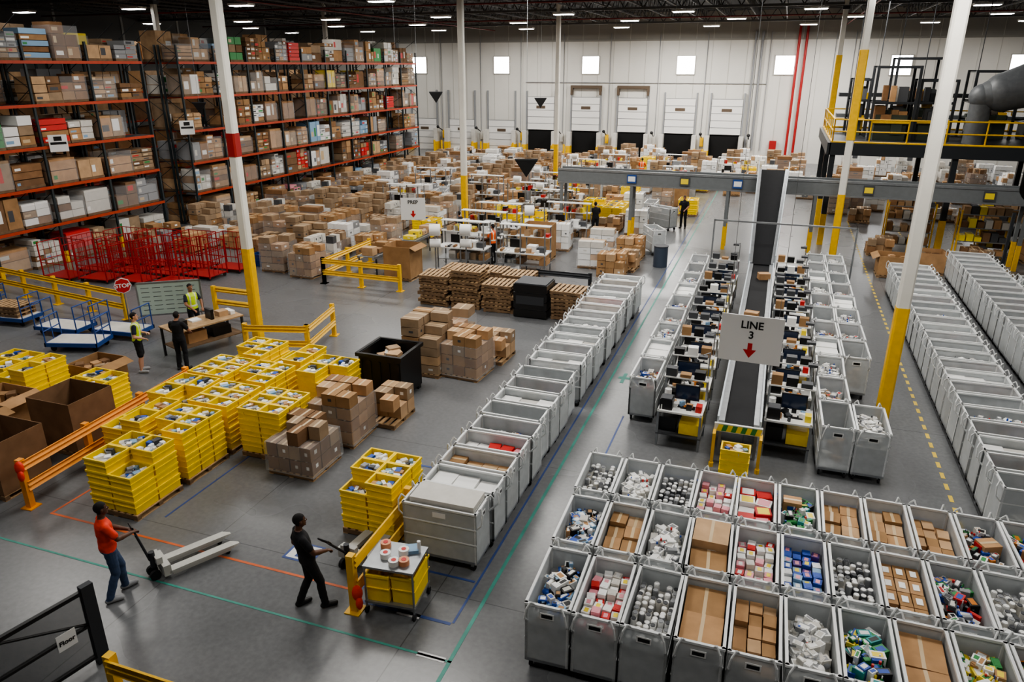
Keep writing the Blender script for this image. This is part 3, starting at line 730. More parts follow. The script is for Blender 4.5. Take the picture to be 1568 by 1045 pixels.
b = MB()
b.box(-.42, .42, -.35, .35, .86, .9, steel); b.box(-.42, .42, -.35, .35, .2, .24, steel)
for sx in (-.4, .4):
    for sy in (-.33, .33): b.cyl((sx, sy, .1), (sx, sy, .88), .018, steel); b.cyl((sx-.02, sy, .06), (sx+.02, sy, .06), .06, rubber, n=10)
tote_geo(b, -.4, 0, -.34, .34, .24, .5); tote_geo(b, .01, .42, -.3, .38, .24, .5)
por = mat('pale_orange_roll', S(220, 150, 110), .5)
for x, y, z, m in [(-.15, -.05, .9, whitec), (.1, .1, .9, whitec), (.2, -.15, .9, por), (-.25, .2, .9, por), (.05, -.2, .9, whitec)]:
    b.cyl((x, y, z), (x, y, z+.09), .085, m, n=16); b.cyl((x, y, z+.09), (x, y, z+.095), .04, redc, n=12)
b.cyl((.32, .2, .9), (.32, .2, 1.1), .03, whitec, n=10); b.box(.1, .3, .1, .3, .9, .96, lblue, .4)
ob('tape_supply_trolley', b.mesh('tape_supply_trolley'), (-4.98, 8.55, 0), .1)

def jack(x, y, rz, handle, name='pallet_jack'):
    m = mat('jack_paint', S(185, 185, 180), .45, noise=.06); b = MB()
    for sx in (-.19, .19):
        b.box(sx-.08, sx+.08, .05, 1.15, .12, .17, m); b.box(sx-.065, sx-.05, .1, 1.1, .07, .12, m); b.box(sx+.05, sx+.065, .1, 1.1, .07, .12, m)
        b.add([(sx-.08, 1.15, .12), (sx+.08, 1.15, .12), (sx+.03, 1.27, .12), (sx-.03, 1.27, .12), (sx-.08, 1.15, .17), (sx+.08, 1.15, .17), (sx+.03, 1.27, .13), (sx-.03, 1.27, .13)],
              [(0, 3, 2, 1), (4, 5, 6, 7), (0, 1, 5, 4), (1, 2, 6, 5), (2, 3, 7, 6), (3, 0, 4, 7)], m)
        b.cyl((sx-.04, 1.05, .04), (sx+.04, 1.05, .04), .04, rubber, n=10)
    b.box(-.27, .27, -.04, .08, .1, .3, m); b.box(-.15, .15, -.1, .0, .3, .42, m)
    b.cyl((0, -.12, .2), (0, -.12, .5), .05, dsteel, n=12)
    for sx in (-.09, .09): b.cyl((sx-.03, -.14, .09), (sx+.03, -.14, .09), .09, rubber, n=14)
    hx, hy, hz = handle
    p0 = Vector((0, -.16, .35)); p1 = Vector((hx, hy, hz)); d = (p1-p0).normalized()
    sd = Vector((1, 0, 0))
    b.cyl(p0, p1-d*.2, .022, dsteel)
    q = p1-d*.2; b.tube([q, q+sd*.1+d*.08, p1+sd*.1, p1-sd*.1, q-sd*.1+d*.08, q], .015, black)
    return ob(name, b.mesh(name), (x, y, 0), rz)
jack(-9.15, 7.85, -.5, (0, -.34, 1.12)); jack(-6.2, 9.15, -.12, (.15, -.82, 1.08))

def hsign(name, x, y, z, w, h, lines, rz, arrow=True):
    b = MB(); b.box(-w/2, w/2, -.012, .012, -h/2, h/2, whitec)
    for sx in (-w*.4, w*.4): b.cyl((sx, 0, h/2), (sx, 0, 11.5-z), .004, steel, n=4)
    if arrow:
        a = h*.13
        b.box(-a*.35, a*.35, -.016, -.012, -h*.22, -h*.08, redc)
        b.add([(-a, -.017, -h*.22), (a, -.017, -h*.22), (0, -.017, -h*.4)], [(0, 2, 1)], redc)
    o = ob(name, b.mesh(name), (x, y, z), rz)
    for i, t in enumerate(lines): txt(t, h*.22, o, (0, -.018, h*.3-i*h*.21), black)
hsign('line_3_hanging_sign', -.08, 13.35, 3.5, 1.1, .9, ['LINE', '3'], -.05)
hsign('prep_hanging_sign', -13.1, 25.55, 3.0, .95, .85, ['PREP'], .35)
for x, y, z, s_ in [(-9.3, 28, 4.5, .45), (-22, 47, 6.3, .45), (-15, 48, 6.0, .4), (-27.3, 30.8, 6.3, .35)]:
    b = MB(); b.add([(-s_, 0, s_*.5), (s_, 0, s_*.5), (0, 0, -s_), (-s_, .02, s_*.5), (s_, .02, s_*.5), (0, .02, -s_)], [(0, 2, 1), (3, 4, 5), (0, 1, 4, 3), (1, 2, 5, 4), (2, 0, 3, 5)], black)
    b.box(-s_, s_, -.01, .03, s_*.5, s_*.62, dsteel); b.cyl((0, .01, s_*.6), (0, .01, 11.5-z), .006, steel, n=4)
    ob('hanging_triangle_sign', b.mesh('hanging_triangle_sign'), (x, y, z), .3)

b = MB(); 
def gbox(y0, y1, z0, z1, m=black, t=.03): b.box(-t, t, y0, y1, z0, z1, m)
gbox(0, .07, 0, 1.3); gbox(-2.4, -2.33, 0, 1.3); gbox(-2.4, 0, .12, .17); gbox(-2.4, 0, 1.24, 1.3); gbox(-2.4, 0, .68, .72)
b.tube([(0, 0, .7), (0, -1.2, 1.25)], .02, black); b.box(-.004, .004, -2.35, 0, .15, 1.25, mat('mesh_panel', S(30, 32, 36), .5, alpha=.45))
b.box(-.05, .05, -.05, .12, 0, 1.36, dsteel)
o = ob('safety_gate', b.mesh('safety_gate'), (-8.5, 5.95, 0), -.22)
b = MB(); b.box(.035, .045, -.5, -.24, .58, .84, whitec); ob('floor_sign_plate', b.mesh('plate'), parent=o)
txt('Floor', .1, o, (.05, -.37, .7), black, (math.pi/2, 0, math.pi/2))

# ------------------------------------------------------------------ conveyor stations
def station(v):
    b = MB(); W = .5
    b.box(-W, W, -.45, .45, .86, .9, white); b.box(-W, W, -.45, .45, .3, .33, dgray)
    for sx in (-W+.03, W-.03):
        for sy in (-.42, .42): b.box(sx-.025, sx+.025, sy-.025, sy+.025, 0, 1.5 if sy > 0 else .9, steel)
    b.box(-W, W, .2, .45, 1.45, 1.48, white)
    mx = -.1 if v % 2 else .05
    b.box(mx-.25, mx+.3, .1, .14, 1.0, 1.36, black); b.box(mx-.23, mx+.28, .095, .1, 1.02, 1.34, screen); b.box(mx, mx+.1, .1, .2, .9, 1.1, black)
    b.box(-.1, .3, -.2, -.05, .9, .93, black); b.box(-.46, -.18, -.38, -.05, .9, 1.15, black); b.box(-.44, -.2, -.36, -.1, 1.15, 1.17, dgray)
    b.cyl((-.38, .25, .9), (-.38, .25, 1.15), .08, whitec, n=10); b.box(-.48, -.08, -.3, .3, .34, .68, black); b.box(.0, .46, -.35, .2, .34, .6, rnd.choice([dgray, yel, cb[1]]))
    b.box(.33, .46, -.3, -.1, .9, 1.05, rnd.choice([bluec, redc, yelc, whitec]))
    for k in range(12):
        x, y = R(-.42, .38), R(-.4, .0); s_ = R(.03, .09); b.box(x-s_, x+s_, y-s_*.6, y+s_*.6, .9, .9+R(.01, .14), rnd.choice([whitec, offw, cb[1], lblue, black, dgray, whitec, amber]), R(0, 3))
    for k in range(3):
        x = -.34+k*.32; b.box(x-.12, x+.12, .22, .42, 1.48, 1.48+R(.06, .25), rnd.choice([black, cb[0], whitec, dgray]))
    b.cyl((.46, .42, 1.5), (.46, .42, 2.1), .015, steel, n=5); b.tube([(.46, .42, 2.1), (.35, .1, 2.15)], .012, steel); b.box(.25, .45, .0, .15, 2.08, 2.14, dgray)
    return b.mesh('packing_station')
stm = [station(0), station(1), station(2), station(3)]
for i in range(9):
    y = 15.7+i*1.46
    ob('packing_station', stm[i % 4], (-1.4, y, 0), R(-.04, .04)); ob('packing_station', stm[(i+2) % 4], (.9, y+.3, 0), R(-.03, .03))
    occ(-1.4, y, .7); occ(.9, y+.3, .7)
b = MB()
for sx in (-1.95, 3.25): b.box(sx-.03, sx+.03, 28.97, 29.03, 0, 2.2, steel)
b.box(-1.95, 3.25, 28.97, 29.03, 2.14, 2.2, steel)
ob('utility_gantry', b.mesh('utility_gantry'), (-.12, 1.0, .3))
def island(x, y, rz=0):
    occ(x-.6, y, .6); occ(x+.6, y, .6)
    b = MB(); b.box(-1.1, 1.1, -.45, .45, .88, .93, white); b.box(-1.1, 1.1, -.45, .45, .4, .43, steel)
    for sx in (-1.05, 0, 1.05):
        for sy in (-.42, .42): b.box(sx-.025, sx+.025, sy-.025, sy+.025, 0, 2.0, steel)
    b.box(-1.1, 1.1, .1, .45, 1.5, 1.53, white); b.box(-1.1, 1.1, .1, .45, 1.95, 1.98, white)
    b.box(-.6, -.1, 0, .04, 1.05, 1.4, black); b.box(.2, .6, -.2, .2, .93, 1.2, whitec); b.box(.65, .95, -.2, .15, .93, 1.15, dgray)
    if rnd.random() < .5: b.cyl((-.9, .2, 2.15), (-.5, .2, 2.15), .16, whitec, n=16)
    for k in range(9): xx = R(-1, .9); b.box(xx, xx+.2, .12, .4, 1.53, 1.53+R(.1, .3), rnd.choice(cb+[whitec, offw, yelc, redc, black]))
    for k in range(7): xx = R(-1, .8); b.box(xx, xx+.3, -.3, .3, .43, .43+R(.15, .35), rnd.choice(cb+[offw, mgray, black]))
    for k in range(8): xx = R(-1, .9); b.box(xx, xx+R(.08, .2), -.4, -.1, .93, .93+R(.02, .25), rnd.choice(cb+[offw, mgray, black, whitec]))
    ob('packing_island', b.mesh('packing_island'), (x, y, 0), rz)
for x, y in [(-12.3, 28.6), (-12.4, 31), (-12.4, 33.2), (-11.2, 38), (-13.2, 40), (-9.3, 34.4), (-9.6, 28.6), (-11, 42), (-13.4, 44.5)]: island(x, y, R(-.05, .05))
for x, y in [(-12.9, 27), (-11.7, 27.4), (-10.6, 32.4)]:
    b = MB(); b.cyl((0, 0, 0), (0, 0, 1.8), .03, steel); b.box(-.25, .25, -.25, .25, 0, .05, dsteel); b.cyl((-.22, 0, 1.9), (.22, 0, 1.9), .24, whitec, n=20); b.cyl((-.27, 0, 1.9), (.27, 0, 1.9), .06, cb[1], n=10); b.cyl((-.22, 0, 1.35), (.22, 0, 1.35), .18, whitec, n=16)
    ob('film_roll_stand', b.mesh('film_roll_stand'), (x, y, 0), R(-.4, .4)); occ(x, y, .3)
for x, y in [(-15.6, 27.5), (-15.4, 30.8)]:
    b = MB(); occ(x, y-1, .6); occ(x, y, .6); occ(x, y+1, .6)
    for sx in (-.4, .4): b.box(sx-.03, sx+.03, -1.5, 1.5, .7, .8, steel)
    for k in range(24): b.cyl((-.38, -1.45+k*.125, .77), (.38, -1.45+k*.125, .77), .025, steel, n=8)
    for sy in (-1.4, 0, 1.4):
        for sx in (-.4, .4): b.box(sx-.025, sx+.025, sy-.025, sy+.025, 0, .7, dsteel)
    for k in range(5): b.carton(-.25, .25, -1.4+k*.55, -1+k*.55, .8, .8+R(.15, .35), rnd.choice(cb+[offw, yelc]))
    ob('roller_table', b.mesh('roller_table'), (x, y, 0))
b = MB(); b.cyl((0, 0, 0), (0, 0, .9), .3, mat('drum_blue_gray', S(60, 70, 85), .5), n=18); b.cyl((0, 0, .9), (0, 0, .93), .32, dgray, n=18); ob('waste_drum', b.mesh('waste_drum'), (-4.3, 31.5, 0)); occ(-4.3, 31.5, .4)

# ------------------------------------------------------------------ bridge conveyor and mezzanine
b = MB(); cgr = mat('bridge_gray', S(112, 116, 118), .5, noise=.06)
b.box(-10.2, 24, 35.7, 35.78, 2.75, 3.45, cgr); b.box(-10.2, 24, 36.5, 36.58, 2.75, 3.45, cgr); b.box(-10.2, 24, 35.78, 36.5, 3.1, 3.16, belt)
b.box(-10.2, 24, 35.66, 35.7, 3.35, 3.45, steel); b.box(-10.2, 24, 35.66, 35.7, 2.75, 2.82, steel)
for x in (-10, -6.5, -2, 1.8, 6, 10, 14, 18, 22):
    for y in (35.74, 36.54): b.box(x-.07, x+.07, y-.07, y+.07, 0, 2.75, cgr); b.box(x-.08, x+.08, y-.08, y+.08, 0, 1.1, yelp); occ(x, y, .15)
for x in (-6.5, -4, -1.6, 3.9, 8.5): 
    b.box(x-.22, x+.22, 35.62, 35.66, 2.9, 3.3, blue if x in (-6.5, -1.6) else dgray); b.box(x-.17, x+.17, 35.61, 35.62, 2.98, 3.22, whitec if x in (-6.5, -1.6) else yelc)
ob('bridge_conveyor', b.mesh('bridge_conveyor'))
b = MB(); dm = mat('mezz_steel', S(48, 51, 55), .5, metal=.3)
b.box(2.2, 24, 38.2, 48, 4.55, 4.8, dm); b.box(2.2, 24, 38.1, 38.25, 4.3, 4.85, dm); b.box(2.1, 2.25, 38.1, 48, 4.3, 4.85, dm)
for x in (2.4, 7.5, 12.5, 17.5, 22.5):
    for y in (38.4, 43, 47.8): b.box(x-.12, x+.12, y-.12, y+.12, 0, 4.55, dm); b.box(x-.13, x+.13, y-.13, y+.13, 0, 1.5, yelp); occ(x, y, .2)
def mrail(x0, y0, x1, y1):
    L = math.hypot(x1-x0, y1-y0); n = max(1, round(L/1.5))
    for i in range(n+1): x, y = x0+(x1-x0)*i/n, y0+(y1-y0)*i/n; b.cyl((x, y, 4.8), (x, y, 5.9), .035, yelp, n=6)
    for z in (5.35, 5.88): b.cyl((x0, y0, z), (x1, y1, z), .035, yelp, n=6)
    b.cyl((x0, y0, 4.87), (x1, y1, 4.87), .06, yelp, n=6)
mrail(2.3, 38.3, 24, 38.3); mrail(2.3, 38.3, 2.3, 48); mrail(2.3, 48, 24, 48)
mg = mat('machine_green', S(58, 68, 58), .5)
for x0, x1, y0, y1, h in [(4.0, 5.8, 40.5, 42.5, 3.4), (6.0, 7.5, 41, 43, 2.8), (3.2, 4.0, 43, 45, 2.8), (11, 14, 42.5, 45, 2.4), (5.2, 7.3, 44, 46, 3.8), (8.6, 10.5, 43, 45, 3.2)]:
    for x in (x0, x1):
        for y in (y0, y1): b.box(x-.06, x+.06, y-.06, y+.06, 4.8, 4.8+h, dm)
    for z in (.9, 1.8, h): b.box(x0, x1, y0, y0+.08, 4.8+z-.1, 4.8+z, yelp if z == .9 else dm); b.box(x0, x1, y1-.06, y1, 4.8+z-.08, 4.8+z, dm); b.box(x0, x1, y0, y1, 4.8+z-.12, 4.8+z-.09, dm)
    b.box(x0+.2, x1-.2, y0+.2, y1-.2, 4.8, 4.8+h*.35, mg)
    for k in range(26):
        xx, yy = R(x0+.1, x1-.5), R(y0, y1-.5); zz = rnd.choice([.3, .9, 1.8])
        b.box(xx, xx+R(.2, .5), yy, yy+.4, 4.8+zz, 4.8+zz+R(.2, .75), rnd.choice([dm, cgr, mg, cb[2], cb[1], dgray, yelp, offw, mg]))
    b.tube([(x0, y0, 4.8+h), (x0, y0, 12.4)], .02, dm, 4)
b.box(2.8, 24, 46.5, 47.3, 5.5, 5.7, cgr); b.box(2.8, 24, 46.5, 47.3, 6.6, 6.8, dm)
ob('mezzanine_platform', b.mesh('mezzanine_platform'))
b = MB()
pts = [(8.4, 40.1, 6.9), (9.2, 40.1, 7.1), (10.4, 40.1, 7.5), (12, 40.1, 7.8), (16, 40.1, 7.9), (24, 40.1, 7.9)]
rs = [.55, .85, 1.0, 1.0, 1.0, 1.0]
for a, c, ra, rc in zip(pts[:-1], pts[1:], rs[:-1], rs[1:]): b.cyl(a, c, ra, hose, r1=rc, n=28)
for p, r in zip(pts, rs): b.ell(p, (r*1.01,)*3, hose, 24, 14)
for k in range(3, 12):
    x = 9.5+k*1.2; b.cyl((x, 40.1, 8.5), (x, 40.1, 12.6), .015, steel, n=4)
    b.cyl((x, 40.1, 7.88), (x+.08, 40.1, 7.88), 1.04, dgray, n=28)
b.cyl((8.4, 40.1, 6.9), (8.4, 40.2, 4.82), .45, hose, n=20)
ob('ventilation_duct', b.mesh('ventilation_duct'))
b = MB()
N = 14
for k in range(N):
    t0, t1 = k/N*1.9, (k+1)/N*1.9
    a = (11.5-3*math.cos(t0), 31.8+1.2*math.sin(t0), 4.2-1.25*t0); c = (11.5-3*math.cos(t1), 31.8+1.2*math.sin(t1), 4.2-1.25*t1)
    for s0, s1, z0, z1 in ((-.55, .55, 0, 0), (-.55, -.55, 0, .7), (.55, .55, 0, .7)):
        b.add([(a[0]+s0*.3, a[1]+s0, a[2]+z0), (a[0]+s1*.3, a[1]+s1, a[2]+z1), (c[0]+s1*.3, c[1]+s1, c[2]+z1), (c[0]+s0*.3, c[1]+s0, c[2]+z0)], [(0, 1, 2, 3)], black, True)
for x in (8.6, 10): b.box(x, x+.1, 32.3, 32.4, 0, 3.0, dm)
b.box(11.2, 11.4, 32.7, 32.9, 0, 2.6, dm)
ob('spiral_chute', b.mesh('spiral_chute'))
for x, y in [(6.2, 38.9), (9, 37.6), (12, 35), (14, 30), (10.3, 39.5)]:
    b = MB(); occ(x-.5, y, .6); occ(x+.5, y, .6)
    for z in (.2, .8, 1.4, 2.0):
        b.box(-1, 1, -.3, .3, z, z+.04, steel)
        for k in range(6): xx = -.95+k*.32; b.box(xx, xx+.27, -.25, .25, z+.04, z+R(.2, .45), rnd.choice(cb+[offw, dgray, yelc]))
    for sx in (-1, 1):
        for sy in (-.3, .3): b.box(sx-.03, sx+.03, sy-.03, sy+.03, 0, 2.2, yelp)
    ob('storage_shelf', b.mesh('storage_shelf'), (x, y, 0))

# ------------------------------------------------------------------ scattered pallets
for x, y, k in [(-9.0, 44, 7), (-7.6, 43, 8), (-6.2, 44.6, 2), (-6.5, 37.8, 8), (-7.9, 38, 3), (-5.8, 32.6, 0), (-7.1, 30.6, 4), (-5.7, 30.6, 3), (-7.2, 33.2, 4), (4.9, 37.2, 3), (8.2, 34.4, 6), (-17.9, 25.2, 1), (-18.0, 26.5, 9), (-19.6, 25.6, 2), (-21.2, 27, 0)]: pal(x, y, k)
for x, y, k in [(-9.4, 40.6, 0), (-8.2, 40.2, 3), (-8.2, 41.5, 3), (-6.8, 47, 0), (-4.6, 44, 3), (-8.4, 46, 0), (-4.8, 53, 1), (-13.4, 37.2, 0), (-7, 54, 2), (-10, 62, 1), (-16.4, 33.5, 3), (-12.5, 49, 0), (-11.5, 36, 0), (-14, 58, 0), (-2, 60, 3)]:
    if free(x, y): tst(x, y, k, .1)
for x, y in [(-13, 52), (-11.5, 55.5), (-6, 50), (-7.5, 57), (-19.5, 37), (-21, 44), (-3, 56.5), (-16.6, 42)]:
    if free(x, y, .8): island(x, y, R(-.1, .1))
for x, y in [(-5, 48), (-6, 52), (-9.5, 50), (-11, 47), (-14, 47.2), (-19, 41), (-6.3, 41), (-5.4, 39.5), (-6.2, 35), (-5, 34)]:
    if free(x, y, .7): cart(x, y, rnd.choice(['low', 'sheets', 'white']), R(0, 1.5), 0)
for xi, x in enumerate([-27.2, -25.6, -24, -22.3, -20.6, -18.9, -17.2]):
    y = [25.8, 27, 28.4, 28.4, 28.8, 27.2, 28][xi]
    while y < 66:
        if rnd.random() < .93: pal(x+R(-.15, .15), y, rnd.randrange(NB))
        y += R(1.22, 1.4)
for i in range(330):
    x, y = R(-16, 2.2), R(42.5, 68)
    if x > -4.8 and y < 52: continue
    if -10.2 < x < -8.8 and y < 60: continue
    pal(x, y, rnd.randrange(NB))
for i in range(60):
    x, y = R(3.5, 16), R(44, 68); pal(x, y, rnd.randrange(NB))
for i in range(25):
    x, y = R(10.5, 16), R(24, 38); pal(x, y, rnd.randrange(NB))
for i in range(50):
    x, y = R(-16, -5), R(29, 43)
    if -8.8 < x < -7.6: continue
    pal(x, y, rnd.choice([0, 3, 3, 7, 8, 13]))

# ------------------------------------------------------------------ people
def person(name, loc, face, P, skin, shirt, pants, shoes, hair=None, sleeve=.6, shorts=False, vest=None, bald=False):
    D = dict(pel=(0, 0, .96), chest=(0, 0, 1.34), neck=(0, 0, 1.49), head=(0, .02, 1.66),
             shL=(-.178, 0, 1.405), shR=(.178, 0, 1.405), elL=(-.24, -.03, 1.12), elR=(.24, -.03, 1.12), wrL=(-.25, .1, .88), wrR=(.25, .1, .88),
             hpL=(-.095, 0, .93), hpR=(.095, 0, .93), knL=(-.11, .03, .5), knR=(.11, .03, .5), anL=(-.12, -.02, .09), anR=(.12, -.02, .09))
    D.update(P); V = {k: Vector(v) for k, v in D.items()}
    dm_ = mat('tmp', (1, 1, 1)); b = MB(); segs = []
    def cap(p0, p1, r0, r1, lab, n=14):
        b.cyl(p0, p1, r0, dm_, r1=r1, n=n); b.ell(p0, (r0,)*3, dm_, n, 8); b.ell(p1, (r1,)*3, dm_, n, 8); segs.append((Vector(p0), Vector(p1), r0, r1, lab))
    pel, ch, nk = V['pel'], V['chest'], V['neck']
    rings = []
    def ringat(p, rx, ry): rings.append((Vector(p), rx, ry))
    ringat(pel+Vector((0, 0, -.1)), .11, .09); ringat(pel+Vector((0, 0, -.05)), .168, .122); ringat(pel+Vector((0, 0, .02)), .182, .135); ringat(pel+Vector((0, 0, .06)), .176, .13)
    ringat(pel.lerp(ch, .45), .16, .12); ringat(pel.lerp(ch, .8), .178, .13); ringat(ch+Vector((0, 0, .04)), .188, .122); ringat(ch.lerp(nk, .62), .175, .095); ringat(ch.lerp(nk, .85), .11, .075); ringat(nk+Vector((0, 0, .02)), .062, .06)
    n = 24; vs = []
    for p, rx, ry in rings:
        for i in range(n): t = 2*math.pi*i/n; vs.append((p.x+rx*math.cos(t), p.y+ry*math.sin(t), p.z))
    fs = [(k*n+i, k*n+(i+1) % n, (k+1)*n+(i+1) % n, (k+1)*n+i) for k in range(len(rings)-1) for i in range(n)]
    fs += [tuple(range(n-1, -1, -1)), tuple(range((len(rings)-1)*n, len(rings)*n))]
    b.add(vs, fs, dm_); segs.append((pel+Vector((0, 0, .06)), ch+Vector((0, 0, .06)), .16, .16, 'shirt')); segs.append((pel+Vector((0, 0, -.08)), pel+Vector((0, 0, -.06)), .17, .17, 'pants'))
    hd = V['head']
    cap(nk+Vector((0, 0, -.05)), hd+Vector((0, -.015, -.06)), .057, .052, 'skin')
    b.ell(hd+Vector((0, -.01, .03)), (.079, .098, .097), dm_, 18, 14); b.ell(hd+Vector((0, .022, -.04)), (.058, .07, .082), dm_, 16, 12)
    b.ell(hd+Vector((0, .099, -.012)), (.014, .02, .024), dm_, 8, 6); b.ell(hd+Vector((0, .085, -.055)), (.026, .012, .01), dm_, 8, 6); b.ell(hd+Vector((0, .077, -.09)), (.025, .02, .018), dm_, 8, 6)
    for sx in (-1, 1): b.ell(hd+Vector((sx*.082, -.005, 0)), (.012, .02, .032), dm_, 8, 6)
    segs.append((hd, hd+Vector((0, 0, .03)), .09, .09, 'head'))
    for s_ in 'LR':
        sx = -1 if s_ == 'L' else 1
        sh, el, wr = V['sh'+s_], V['el'+s_], V['wr'+s_]
        cap(V['chest']+Vector((sx*.08, sh.y-V['chest'].y, .05)), sh, .08, .064, 'shirt')
        q = sh.lerp(el, sleeve); rq = .06+(.046-.06)*sleeve
        cap(sh, q, .063, rq+.014, 'shirt'); cap(q, el, rq, .043, 'skin')
        mid = el.lerp(wr, .3); cap(el, mid, .043, .045, 'skin'); cap(mid, wr, .045, .028, 'skin')
        d = (wr-el).normalized(); side = d.cross(Vector((0, 0, 1)))
        if side.length < .1: side = Vector((1, 0, 0))
        side.normalize(); nrm = side.cross(d).normalized()
        if nrm.z > 0: nrm = -nrm
        for t in (-.026, -.009, .009, .026): cap(wr+side*t*.6+d*.01, wr+side*t+d*.085, .015, .013, 'skin', 8)
        for t, L in ((-.032, .032), (-.011, .04), (.011, .038), (.032, .029)):
            a = wr+side*t+d*.09; m1 = a+d*L*.8+nrm*L*.5; m2 = m1+nrm*L*.85-d*L*.2
            cap(a, m1, .0098, .0092, 'skin', 8); cap(m1, m2, .0092, .008, 'skin', 8)
        inn = side*(-sx if side.x > 0 else sx)
        th = wr+inn*.025+d*.03; t1 = th+inn*.03+d*.03+nrm*.015; t2 = t1+d*.025+nrm*.02
        cap(th, t1, .0125, .011, 'skin', 8); cap(t1, t2, .011, .009, 'skin', 8)
        hp, kn, an = V['hp'+s_], V['kn'+s_], V['an'+s_]
        if shorts:
            cap(hp, hp.lerp(kn, .9), .096, .082, 'pants'); cap(hp.lerp(kn, .85), kn, .06, .054, 'skin'); cf = kn.lerp(an, .3)+Vector((0, -.015, 0)); cap(kn, cf, .052, .056, 'skin'); cap(cf, an, .056, .036, 'skin')
        else:
            cf = kn.lerp(an, .35)+Vector((0, -.01, 0))
            cap(hp, kn, .098, .07, 'pants'); cap(kn, cf, .068, .068, 'pants'); cap(cf, an+Vector((0, 0, .0)), .068, .058, 'pants')
        gz = an.z-.09
        b.ell((an.x, an.y-.025, gz+.048), (.048, .065, .048), dm_, 10, 8); cap(Vector((an.x, an.y+.0, gz+.053)), Vector((an.x+sx*.025, an.y+.16, gz+.042)), .052, .042, 'shoe')
        segs.append((Vector((an.x, an.y-.04, gz+.02)), Vector((an.x, an.y, gz+.03)), .05, .05, 'shoe'))
    me = b.mesh('tmpbody'); o = bpy.data.objects.new('tmpbody', me); COL.objects.link(o)
    md = o.modifiers.new('r', 'REMESH'); md.mode = 'VOXEL'; md.voxel_size = .0075; md.use_smooth_shade = True
    sm = o.modifiers.new('s', 'SMOOTH'); sm.factor = .5; sm.iterations = 3
    dg = bpy.context.evaluated_depsgraph_get(); ev = o.evaluated_get(dg); nm = bpy.data.meshes.new_from_object(ev)
    bpy.data.objects.remove(o); nm.name = name
    nm.materials.clear(); mats = [skin, shirt, pants, shoes, hair or skin, vest or shirt, mat('reflective_strip', S(215, 220, 200), .3)]
    for m in mats: nm.materials.append(m)
    idx = []
    for p in nm.polygons:
        c = p.center; best = 9; lab = 'skin'
        for a, e, r0, r1, l in segs:
            if abs(c.z-a.z) > .6: continue
            ab = e-a; L2 = ab.length_squared; t = max(0, min(1, (c-a).dot(ab)/L2)) if L2 else 0
            dd = (c-(a+ab*t)).length-(r0+(r1-r0)*t)
            if dd < best: best, lab = dd, l
        k = {'skin': 0, 'shirt': 1, 'pants': 2, 'shoe': 3}.get(lab, 0)
        if lab in ('shirt', 'pants') and abs(c.x-pel.x) < .2 and abs(c.y-pel.y) < .2 and pel.z-.12 < c.z < pel.z+.1: k = 1 if c.z > pel.z-.015 else 2
        if lab == 'head' or (lab in ('skin', 'shirt') and c.z > nk.z+.015 and math.hypot(c.x-nk.x, c.y-nk.y) < .12):
            q = c-hd; k = 0
            if hair and not bald and q.z > -.065 and (q.z > .068 or (q.y < -.02 and abs(q.x) < .09) or (q.y < .045 and q.z > .03)): k = 4
        if lab == 'shirt' and vest and abs(c.x-ch.x) < .17 and k == 1:
            k = 5; zz = (c.z-pel.z)/(ch.z-pel.z)
            if .25 < zz < .38 or (zz > .4 and .07 < abs(c.x-ch.x) < .11): k = 6
        idx.append(k)
    nm.polygons.foreach_set('material_index', idx); nm.polygons.foreach_set('use_smooth', [True]*len(idx))
    nv = len(nm.vertices); co_ = [0.0]*(nv*3); no_ = [0.0]*(nv*3)
    nm.vertices.foreach_get('co', co_); nm.vertices.foreach_get('normal', no_)
    for i in range(nv):    # gentle cloth folds
        x_, y_, z_ = co_[3*i:3*i+3]
        if nk.z > z_ > .15 and abs(x_-pel.x) < .3 and not (shorts and z_ < .5) and not (y_-pel.y > .24):
            q = mnoise.noise(Vector((x_*9, y_*9, z_*16)))*.007
            for a in range(3): co_[3*i+a] += no_[3*i+a]*q
    nm.vertices.foreach_set('co', co_)
    nm.update()
    e = MB()
    for sx in (-1, 1):
        e.ell(hd+Vector((sx*.03, .084, .012)), (.011, .006, .0055), whitec, 8, 6); e.ell(hd+Vector((sx*.03, .089, .012)), (.005, .003, .005), black, 8, 6)
        e.box(hd.x+sx*.03-.018, hd.x+sx*.03+.018, hd.y+.084, hd.y+.091, hd.z+.028, hd.z+.034, hair or black)
    e.box(hd.x-.022, hd.x+.022, hd.y+.092, hd.y+.098, hd.z-.057, hd.z-.054, mat('lips', S(90, 50, 45), .5))
    fm = e.mesh('face_features')
    def place(loc, face):
        body = ob(name, nm, loc, face); ob('face_features', fm, parent=body); return body
    place(loc, face)
    return place
skD = mat('skin_dark', S(92, 60, 44), .5); skM = mat('skin_medium', S(150, 105, 80), .5); skL = mat('skin_light', S(196, 150, 125), .5)
jean = mat('jeans', S(60, 78, 108), .8, noise=.15, scale=20); bk = mat('black_cloth', S(22, 23, 28), .85, noise=.1, scale=20); redsh = mat('orange_red_shirt', S(228, 62, 32), .7, noise=.08, scale=15)
sho = mat('gray_shoes', S(150, 152, 155), .6); shb = mat('black_shoes', S(22, 22, 24), .5); hv = mat('hi_vis_vest', S(200, 230, 40), .6); navy = mat('navy_cloth', S(28, 34, 52), .8)
hairb = mat('black_hair', S(18, 15, 14), .8); glove = mat('hi_vis_orange', S(240, 95, 30), .6)
person('warehouse_worker', (-9.42, 7.16, 0), -.55, dict(elR=(.26, .13, 1.19), wrR=(.11, .36, 1.13), elL=(-.25, .1, 1.17), wrL=(-.08, .34, 1.1),
       anR=(.12, -.14, .09), knR=(.11, .02, .5), anL=(-.12, .14, .09), knL=(-.11, .14, .5)), skD, redsh, jean, sho, hairb, sleeve=.7)
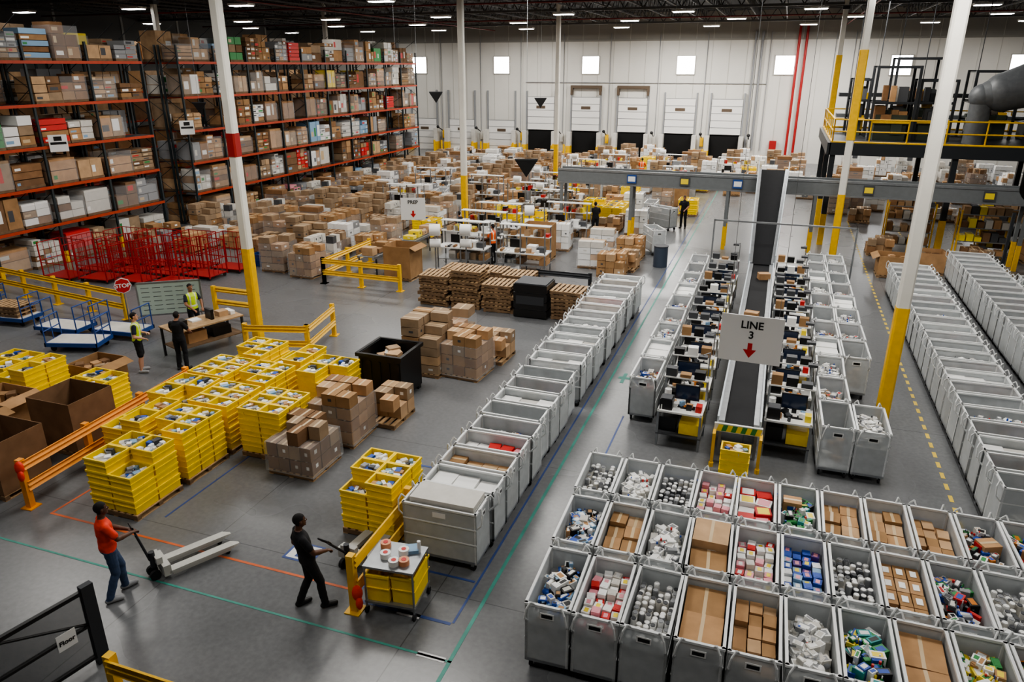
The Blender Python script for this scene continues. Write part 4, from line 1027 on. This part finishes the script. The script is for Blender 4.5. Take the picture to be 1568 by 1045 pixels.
person('warehouse_worker', (-6.25, 8.0, 0), -.7, dict(pel=(0, 0, .95), chest=(0, -.06, 1.33), neck=(0, -.08, 1.48), head=(0, -.05, 1.65), shL=(-.178, -.07, 1.395), shR=(.178, -.07, 1.395),
       elR=(.25, .05, 1.17), wrR=(.13, .28, 1.06), elL=(-.26, -.12, 1.12), wrL=(-.22, .06, .9), knR=(.11, .14, .52), anR=(.12, .18, .09), knL=(-.1, .02, .5), anL=(-.12, -.16, .09)), skD, bk, bk, shb, hairb, sleeve=.6)
person('warehouse_worker', (-16.4, 14.75, 0), -.9, dict(elR=(.28, -.02, 1.14), wrR=(.2, .2, 1.05), elL=(-.28, -.02, 1.14), wrL=(-.2, .2, 1.1)), skL, navy, bk, sho, hairb, shorts=True, vest=hv)
pb = person('warehouse_worker', (-15.4, 15.25, 0), .2, dict(elR=(.26, .12, 1.18), wrR=(.15, .36, 1.05), elL=(-.26, .1, 1.18), wrL=(-.15, .35, 1.05), head=(0, .06, 1.63)), skM, bk, bk, shb, hairb)
ph = person('warehouse_worker', (-17.0, 17.6, 0), -1.9, dict(elR=(.26, .12, 1.18), wrR=(.15, .34, 1.02), elL=(-.26, .1, 1.18), wrL=(-.15, .33, 1.02)), skM, navy, bk, shb, hairb, vest=hv)
po = person('warehouse_worker', (-11.3, 29.5, 0), 1.2, dict(elR=(.26, .12, 1.18), wrR=(.15, .34, 1.1), elL=(-.26, .1, 1.18), wrL=(-.15, .33, 1.1)), skM, glove, bk, shb, hairb, vest=glove)
for x, y, f, p in [(-8.4, 36.5, .5, pb), (-8.6, 48, 2, ph), (-9.5, 56, 0, po), (-4.4, 40, 3, pb), (7.3, 33, 2.5, pb), (-13.9, 31.9, 1.5, pb)]:
    if free(x, y, .3): p((x, y, 0), f)

# ------------------------------------------------------------------ camera
cam = bpy.data.cameras.new('camera'); co = bpy.data.objects.new('camera', cam); COL.objects.link(co)
cam.lens = 25.83; cam.sensor_width = 36; co.location = (0, 0, 8.2)
co.rotation_euler = (math.radians(90-20.56), 0, math.radians(19.47)); bpy.context.scene.camera = co
